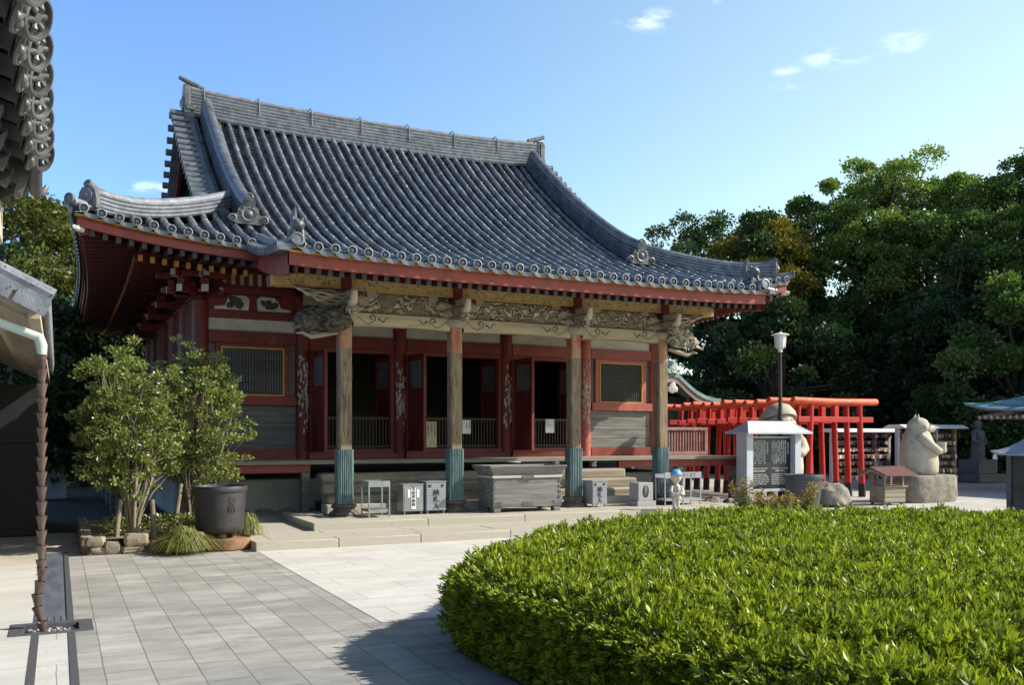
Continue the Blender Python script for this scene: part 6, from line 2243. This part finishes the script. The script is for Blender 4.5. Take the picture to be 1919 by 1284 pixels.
tree('broadleaf_tree', 'dark tree close against the left flank of the hall', 'tree', (-.5, 26.2, 0), 5, (-.5, 26.2, 2.9), (1.25, 1.6, 2.1), 60, 16000, 'darkleaf', 90, (.45, .8), (.16, .1), G_L, trunk_r=.15, low=-2)
tree('broadleaf_tree', 'dark tree filling the gap behind the hall, over the front shrub', 'tree', (1.6, 34.5, 0), 6.5, (1.6, 34.5, 3.4), (2.4, 1.6, 3.0), 60, 16000, 'darkleaf', 91, (.6, 1.0), (.2, .13), G_L, trunk_r=.2, low=-2)
# two clipped multi-stemmed shrubs in the bed
def shrub(label, base, crown, cr, seed, n, stems):
    g = np.random.default_rng(seed)
    t = thing('clipped_shrub', label, 'shrub', tuple(base), 'shrubs in the planting bed')
    base = np.array(base); cc = np.array(crown); cr = np.array(cr)
    nb = 340
    d = unit(g.normal(size=(nb, 3)))
    e = np.array([1 + .42 * mnoise.noise(Vector(q * 2.6) + Vector((seed, 0, 0))) for q in d])
    sup = (np.abs(d) ** 3).sum(1) ** (-1 / 3)
    B = cc + d * (e * sup * .93 * g.uniform(.12, 1, nb) ** .42)[:, None] * cr
    # leaf sprays at each twig end
    m = n // nb
    idx = np.repeat(np.arange(nb), m)
    q = unit(g.normal(size=(len(idx), 3)))
    P = B[idx] + q * np.array([1, 1, .6]) * (g.uniform(.01, .1, len(idx)))[:, None]
    D = unit(q * np.array([1, 1, .5]) + unit(B[idx] - cc) * .35 + np.array([0, 0, .1]) + g.normal(0, .4, (len(idx), 3)))
    L = g.uniform(.04, .068, len(idx))
    V = leaves(P, D, L, L * .52, .12, up=np.cross(D, unit(np.array([0, 0, 1.0]) + g.normal(0, .55, (len(idx), 3)))))
    quadmesh('crown', V, 'shrub', t, np.clip(g.normal(.5, .22, len(idx)) + g.normal(0, .1, nb)[idx], 0, 1))
    for k in range(stems):
        mb = MB()
        a = 2 * math.pi * k / stems + g.uniform(-.4, .4)
        o = np.array([math.cos(a), math.sin(a), 0])
        b0 = base + o * g.uniform(.0, .06)
        p1 = b0 + o * g.uniform(.05, .14) + np.array([0, 0, g.uniform(.3, .5)])
        p2 = p1 + o * g.uniform(.1, .25) + np.array([0, 0, g.uniform(.4, .6)])
        p3 = p2 + o * g.uniform(.05, .2) + np.array([0, 0, g.uniform(.4, .7)])
        mb.tube([b0 - (0, 0, .05), p1, p2, p3], [.032, .027, .02, .009], 10)
        for j in range(20):
            s0 = [p1, p2, p3][j % 3] * (g.uniform(.3, 1)) + [b0, p1, p2][j % 3] * 0
            s0 = [b0, p1, p2][j % 3] + ([p1, p2, p3][j % 3] - [b0, p1, p2][j % 3]) * g.uniform(.5, 1)
            tgt = B[g.integers(0, nb)]
            if tgt[2] < s0[2] - .1: continue
            mid = (s0 + tgt) / 2 + g.normal(0, .05, 3)
            mb.tube([s0, mid, tgt], [.012, .009, .005], 6)
        mb.build('stem', 'bark', t, 60)
    return t
shrub('front clipped shrub on pale stems, left in the planting bed', (.97, 14.15, .17), (.9, 14.2, 1.75), (.69, .62, 1.1), 5, 20400, 5)
shrub('rear clipped shrub on pale stems, nearer the black cauldron', (1.87, 14.95, .17), (1.96, 14.95, 1.86), (.69, .64, 1.1), 6, 19000, 6)

def tuft(c, r, h, n, label, seed):
    g = np.random.default_rng(seed)
    a = g.uniform(0, 2 * np.pi, n)
    ln = g.uniform(.05, 1.0, n)[:, None] ** .8
    P = np.array(c) + np.stack([np.cos(a), np.sin(a), np.zeros(n)], 1) * (g.uniform(0, .12, n))[:, None]
    o = np.stack([np.cos(a), np.sin(a), np.zeros(n)], 1) + g.normal(0, .25, (n, 3)) * (1, 1, 0)
    w = np.cross(unit(o), np.array([0, 0, 1.0])) * g.uniform(.0025, .005, n)[:, None]
    rr = r * ln * g.uniform(.8, 1.15, n)[:, None]; hh = h * (1.12 - .5 * ln) * g.uniform(.75, 1.1, n)[:, None]
    z = np.array([0, 0, 1.0])
    A = P; Bp = P + o * rr * .35 + z * hh; Cp = P + o * rr * .8 + z * hh * .85; Dp = P + o * rr * 1.1 + z * hh * .3
    V = np.concatenate([np.stack([A - w, A + w, Bp + w, Bp - w], 1), np.stack([Bp - w, Bp + w, Cp + w, Cp - w], 1), np.stack([Cp - w, Cp + w, Dp + w * .2, Dp - w * .2], 1)])
    o_ = quadmesh('grass_tuft', V, 'grass', None, np.tile(np.clip(g.normal(.5, .25, n), 0, 1), 3), root=c)
    tag(o_, label, 'grass tuft')
tuft((1.55, 13.3, .0), .36, .34, 2200, 'arching green grass tuft spilling onto the paving before the shrubs', 1)
tuft((2.56, 14.2, .02), .2, .4, 900, 'smaller grass tuft behind the black cauldron', 2)
tuft((1.95, 14.4, .15), .3, .3, 900, 'grass tuft at the foot of the rear shrub', 3)
def groundcover(label, spots, leafm, seed, n, L0, hgt):
    g = np.random.default_rng(seed)
    for i, (x, y, r) in enumerate(spots):
        nn = int(n * r)
        a, rr = g.uniform(0, 6.28, nn), r * np.sqrt(g.uniform(0, 1, nn))
        P = np.stack([x + rr * np.cos(a), y + rr * np.sin(a), .16 + g.uniform(0, hgt, nn)], 1)
        D = g.normal(size=(nn, 3)) + (0, 0, .7)
        L = g.uniform(.7, 1.3, nn) * L0
        o = quadmesh('low_plant', leaves(P, D, L, L * .4, .1), leafm, None, g.uniform(0, 1, nn), root=(x, y, .15))
        tag(o, label[i], 'plant')
groundcover(['low leafy plant behind the leaning stake', 'low leafy plant between the two shrub trunks', 'low leafy plant under the rear shrub'], [(.85, 14.6, .3), (1.4, 14.6, .28), (1.75, 14.6, .22)], 'shrub', 9, 1800, .06, .28)

# red-tipped young plants before the information board
def nandina(x, y, h, n, seed, label):
    g = np.random.default_rng(seed)
    t = thing('red_tipped_plant', label, 'plant', (x, y, 0), 'red-tipped plants along the hedge')
    P, D, T = [], [], []
    mb = MB()
    for k in range(n):
        a, rr = g.uniform(0, 6.28), g.uniform(.03, .22)
        b = np.array([x + rr * .4 * math.cos(a), y + rr * .4 * math.sin(a), 0])
        e = b + np.array([rr * math.cos(a), rr * math.sin(a), h * g.uniform(.6, 1.05)])
        mb.tube([b, (b + e) / 2 + g.normal(0, .02, 3), e], [.008, .006, .003], 5)
        for j in range(34):
            f = g.uniform(.3, 1)
            P.append(b + (e - b) * f + g.normal(0, .02, 3)); D.append(np.array([*g.normal(0, 1, 2), g.uniform(-.1, .9)])); T.append(np.clip(f * 1.3 - .7 + g.normal(0, .2), 0, 1))
    L = g.uniform(.05, .1, len(P))
    quadmesh('foliage', leaves(np.array(P), np.array(D), L, L * .4, .2), 'nandina', t, np.array(T))
    mb.build('stem', 'bark', t)
for i, (u, d, h, lab) in enumerate(((1398, 17.2, .78, 'red-tipped plant farthest left, before the left post of the information board'), (1430, 16.8, .66, 'low red-tipped plant second from the left before the information board'), (1468, 16.6, .62, 'red-tipped plant below the middle of the information board'), (1505, 16.9, .72, 'red-tipped plant before the grey planter tub'))):
    p = at(u, d)
    nandina(p[0], p[1], h, 14, 40 + i, lab)

# ------------------------------------------------------------------ clipped azalea hedge in the foreground
HP = np.array([(2.62, .3), (2.6, 6.05), (2.7, 6.42), (3.0, 6.8), (3.5, 7.3), (4.4, 8.15), (5.6, 8.75), (7.0, 9.15), (8.3, 9.0), (9.6, 8.1), (10.8, 6.9), (11.6, 5.4), (11.8, 3.0), (11, .3)])
HH = .672
def inside_dist(X, Y):
    """signed distance to the hedge outline, positive inside"""
    best = np.full(X.shape, 1e9)
    ins = np.zeros(X.shape, bool)
    for (x0, y0), (x1, y1) in zip(HP, np.roll(HP, -1, 0)):
        dx, dy = x1 - x0, y1 - y0
        t = np.clip(((X - x0) * dx + (Y - y0) * dy) / (dx * dx + dy * dy), 0, 1)
        best = np.minimum(best, np.hypot(X - x0 - t * dx, Y - y0 - t * dy))
        c = (y0 > Y) != (y1 > Y)
        with np.errstate(divide='ignore', invalid='ignore'):
            ins ^= c & (X < (x1 - x0) * (Y - y0) / (y1 - y0 + 1e-12) + x0)
    return np.where(ins, best, -best)
_gx, _gy = np.arange(2.2, 12.3, .1), np.arange(0, 9.6, .1)
_nz = np.array([[mnoise.noise(Vector((x * 1.3, y * 1.3, 2))) * .055 + mnoise.noise(Vector((x * 3.4, y * 3.4, 5))) * .045 for x in _gx] for y in _gy])
def bumpz(X, Y):
    i = np.clip(((Y - 0) / .1).astype(int), 0, len(_gy) - 1); j = np.clip(((X - 2.2) / .1).astype(int), 0, len(_gx) - 1)
    return _nz[i, j]
def htop(X, Y, d, r=.2):
    q = np.clip(d, 0, r)
    return HH - r + np.sqrt(np.maximum(r * r - (r - q) ** 2, 0)) + bumpz(X, Y)
hedge = thing('azalea_hedge', 'large clipped azalea hedge, bright on top and dark on its near side', 'hedge', (6.5, 5, 0))
g = np.random.default_rng(77)
n = 165000
X, Y = g.uniform(2.5, 11.8, n), g.uniform(.3, 9.3, n)
d = inside_dist(X, Y)
dist = X * math.sin(YAW) + Y * math.cos(YAW)
lat = np.abs(X * math.cos(YAW) - Y * math.sin(YAW)) / np.maximum(dist, .1)
keep = (d > 0) & (lat < .92) & (dist > 2.6) & (g.uniform(size=n) < np.clip(6.5 / np.maximum(dist, 3), .35, 1) * .37)
X, Y, d, dist = X[keep], Y[keep], d[keep], dist[keep]
Z = htop(X, Y, d) - g.uniform(0, .09, len(X)) * (g.uniform(size=len(X)) < .5) + np.maximum(g.normal(0, .022, len(X)), -.03)
Nrm = np.stack([np.zeros(len(X)), np.zeros(len(X)), np.ones(len(X))], 1)
for ax, (ex, ey) in enumerate(((.04, 0), (0, .04))):
    zz = htop(X + ex, Y + ey, inside_dist(X + ex, Y + ey)) - htop(X - ex, Y - ey, inside_dist(X - ex, Y - ey))
    Nrm[:, ax] = -zz / .08
tips = [np.stack([X, Y, Z], 1)]; nrm = [unit(np.clip(Nrm, -3, 3))]; sc = [np.where(dist > 7, 1.12, 1.0)]
# sides: along the outline
for (x0, y0), (x1, y1) in zip(HP[:-1], HP[1:]):
    L = math.hypot(x1 - x0, y1 - y0)
    near_side = x0 < 3.1
    k = int(L * (2000 if near_side else 400))
    t = g.uniform(0, 1, k); z = g.uniform(.03, HH - .08, k)
    nx, ny = -(y1 - y0) / L, (x1 - x0) / L
    off = g.normal(-.05, .05, k) + .05 * np.array([mnoise.noise(Vector((x0 + (x1 - x0) * q) * 2 if False else ((x0 + (x1 - x0) * q) * 2, (y0 + (y1 - y0) * q) * 2, zz * 3))) for q, zz in zip(t, z)])
    off -= .1 * np.clip((.2 - z) / .2, 0, 1)
    tips.append(np.stack([x0 + (x1 - x0) * t + nx * off, y0 + (y1 - y0) * t + ny * off, z], 1))
    nrm.append(np.tile(unit(np.array([[nx, ny, .45]])), (k, 1))); sc.append(np.ones(k))
T = np.concatenate(tips); Nn = np.concatenate(nrm); S = np.concatenate(sc)
nt_ = len(T)
K = 9
idx = np.repeat(np.arange(nt_), K)
ang = np.tile(np.arange(K) * 2.4, nt_) + np.repeat(g.uniform(0, 6.28, nt_), K)
lean = np.tile(np.array([.1, .3, .42, .54, .66, .8, .95, 1.1, 1.3]), nt_) + g.normal(0, .15, nt_ * K)
axis = unit(Nn + g.normal(0, .35, Nn.shape))
ref = unit(np.cross(axis, g.normal(size=axis.shape)))
oth = np.cross(axis, ref)
D = axis[idx] * np.cos(lean)[:, None] + (ref[idx] * np.cos(ang)[:, None] + oth[idx] * np.sin(ang)[:, None]) * np.sin(lean)[:, None]
L = g.uniform(.75, 1.25, len(idx)) * .05 * S[idx] * np.repeat(g.uniform(.8, 1.25, nt_), K)
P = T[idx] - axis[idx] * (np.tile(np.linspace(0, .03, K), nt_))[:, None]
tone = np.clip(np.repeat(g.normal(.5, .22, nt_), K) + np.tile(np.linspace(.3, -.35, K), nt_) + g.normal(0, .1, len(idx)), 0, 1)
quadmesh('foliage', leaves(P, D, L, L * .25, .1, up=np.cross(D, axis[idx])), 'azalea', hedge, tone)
# solid inner core, near-black to stand in for the shade between leaves
mb = MB()
gx, gy = np.arange(2.55, 11.9, .12), np.arange(.3, 9.3, .12)
XX, YY = np.meshgrid(gx, gy)
dd = inside_dist(XX, YY) - .1
zz = np.where(dd > 0, htop(XX, YY, np.maximum(dd, 0)) - .12, 0)
zz = np.maximum(zz, 0)
mk = dd > 0.02
idx_ = -np.ones(XX.shape, int)
pts_ = np.stack([XX, YY, zz], -1)
F = []
cnt = XX.shape[1]
for i in range(XX.shape[0] - 1):
    for j in range(cnt - 1):
        if mk[i, j] or mk[i + 1, j] or mk[i, j + 1] or mk[i + 1, j + 1]:
            F.append((i * cnt + j, i * cnt + j + 1, (i + 1) * cnt + j + 1, (i + 1) * cnt + j))
mb.add(pts_.reshape(-1, 3), F)
mb.build('hedge_core', 'core', hedge, 60)
mb = MB()
for i in range(260):
    t = g.uniform(0, 1); y = .5 + 5.9 * t
    p = np.array([2.78 + g.uniform(-.05, .25), y, .0])
    e = p + np.array([g.uniform(-.22, .05), g.uniform(-.15, .15), g.uniform(.3, .6)])
    mb.tube([p, (p + e) / 2 + g.normal(0, .03, 3), e], [.007, .006, .003], 5)
mb.build('branches', 'barkdark', hedge)
mb = MB()
for i in range(170):      # bare twigs and shoots standing out of the clipped top
    k = g.integers(0, len(X))
    p = np.array([X[k], Y[k], Z[k] - .06])
    e = p + np.array([g.normal(0, .03), g.normal(0, .03), g.uniform(.06, .13)])
    mb.tube([p, (p + e) / 2 + g.normal(0, .006, 3), e], [.003, .0025, .001], 5)
mb.build('twig_ends', 'bark', hedge)
kk = g.integers(0, nt_, 900)
Pd = T[kk] + g.normal(0, .015, (900, 3)); Dd = unit(g.normal(size=(900, 3)) + np.array([0, 0, .3]))
Ld = g.uniform(.02, .045, 900)
M['deadleaf'] = leafmat('withered_leaf', (.1, .05, .015), (.38, .27, .06), .2)
quadmesh('withered_leaves', leaves(Pd, Dd, Ld, Ld * .4, .2), 'deadleaf', hedge, g.uniform(0, 1, 900))
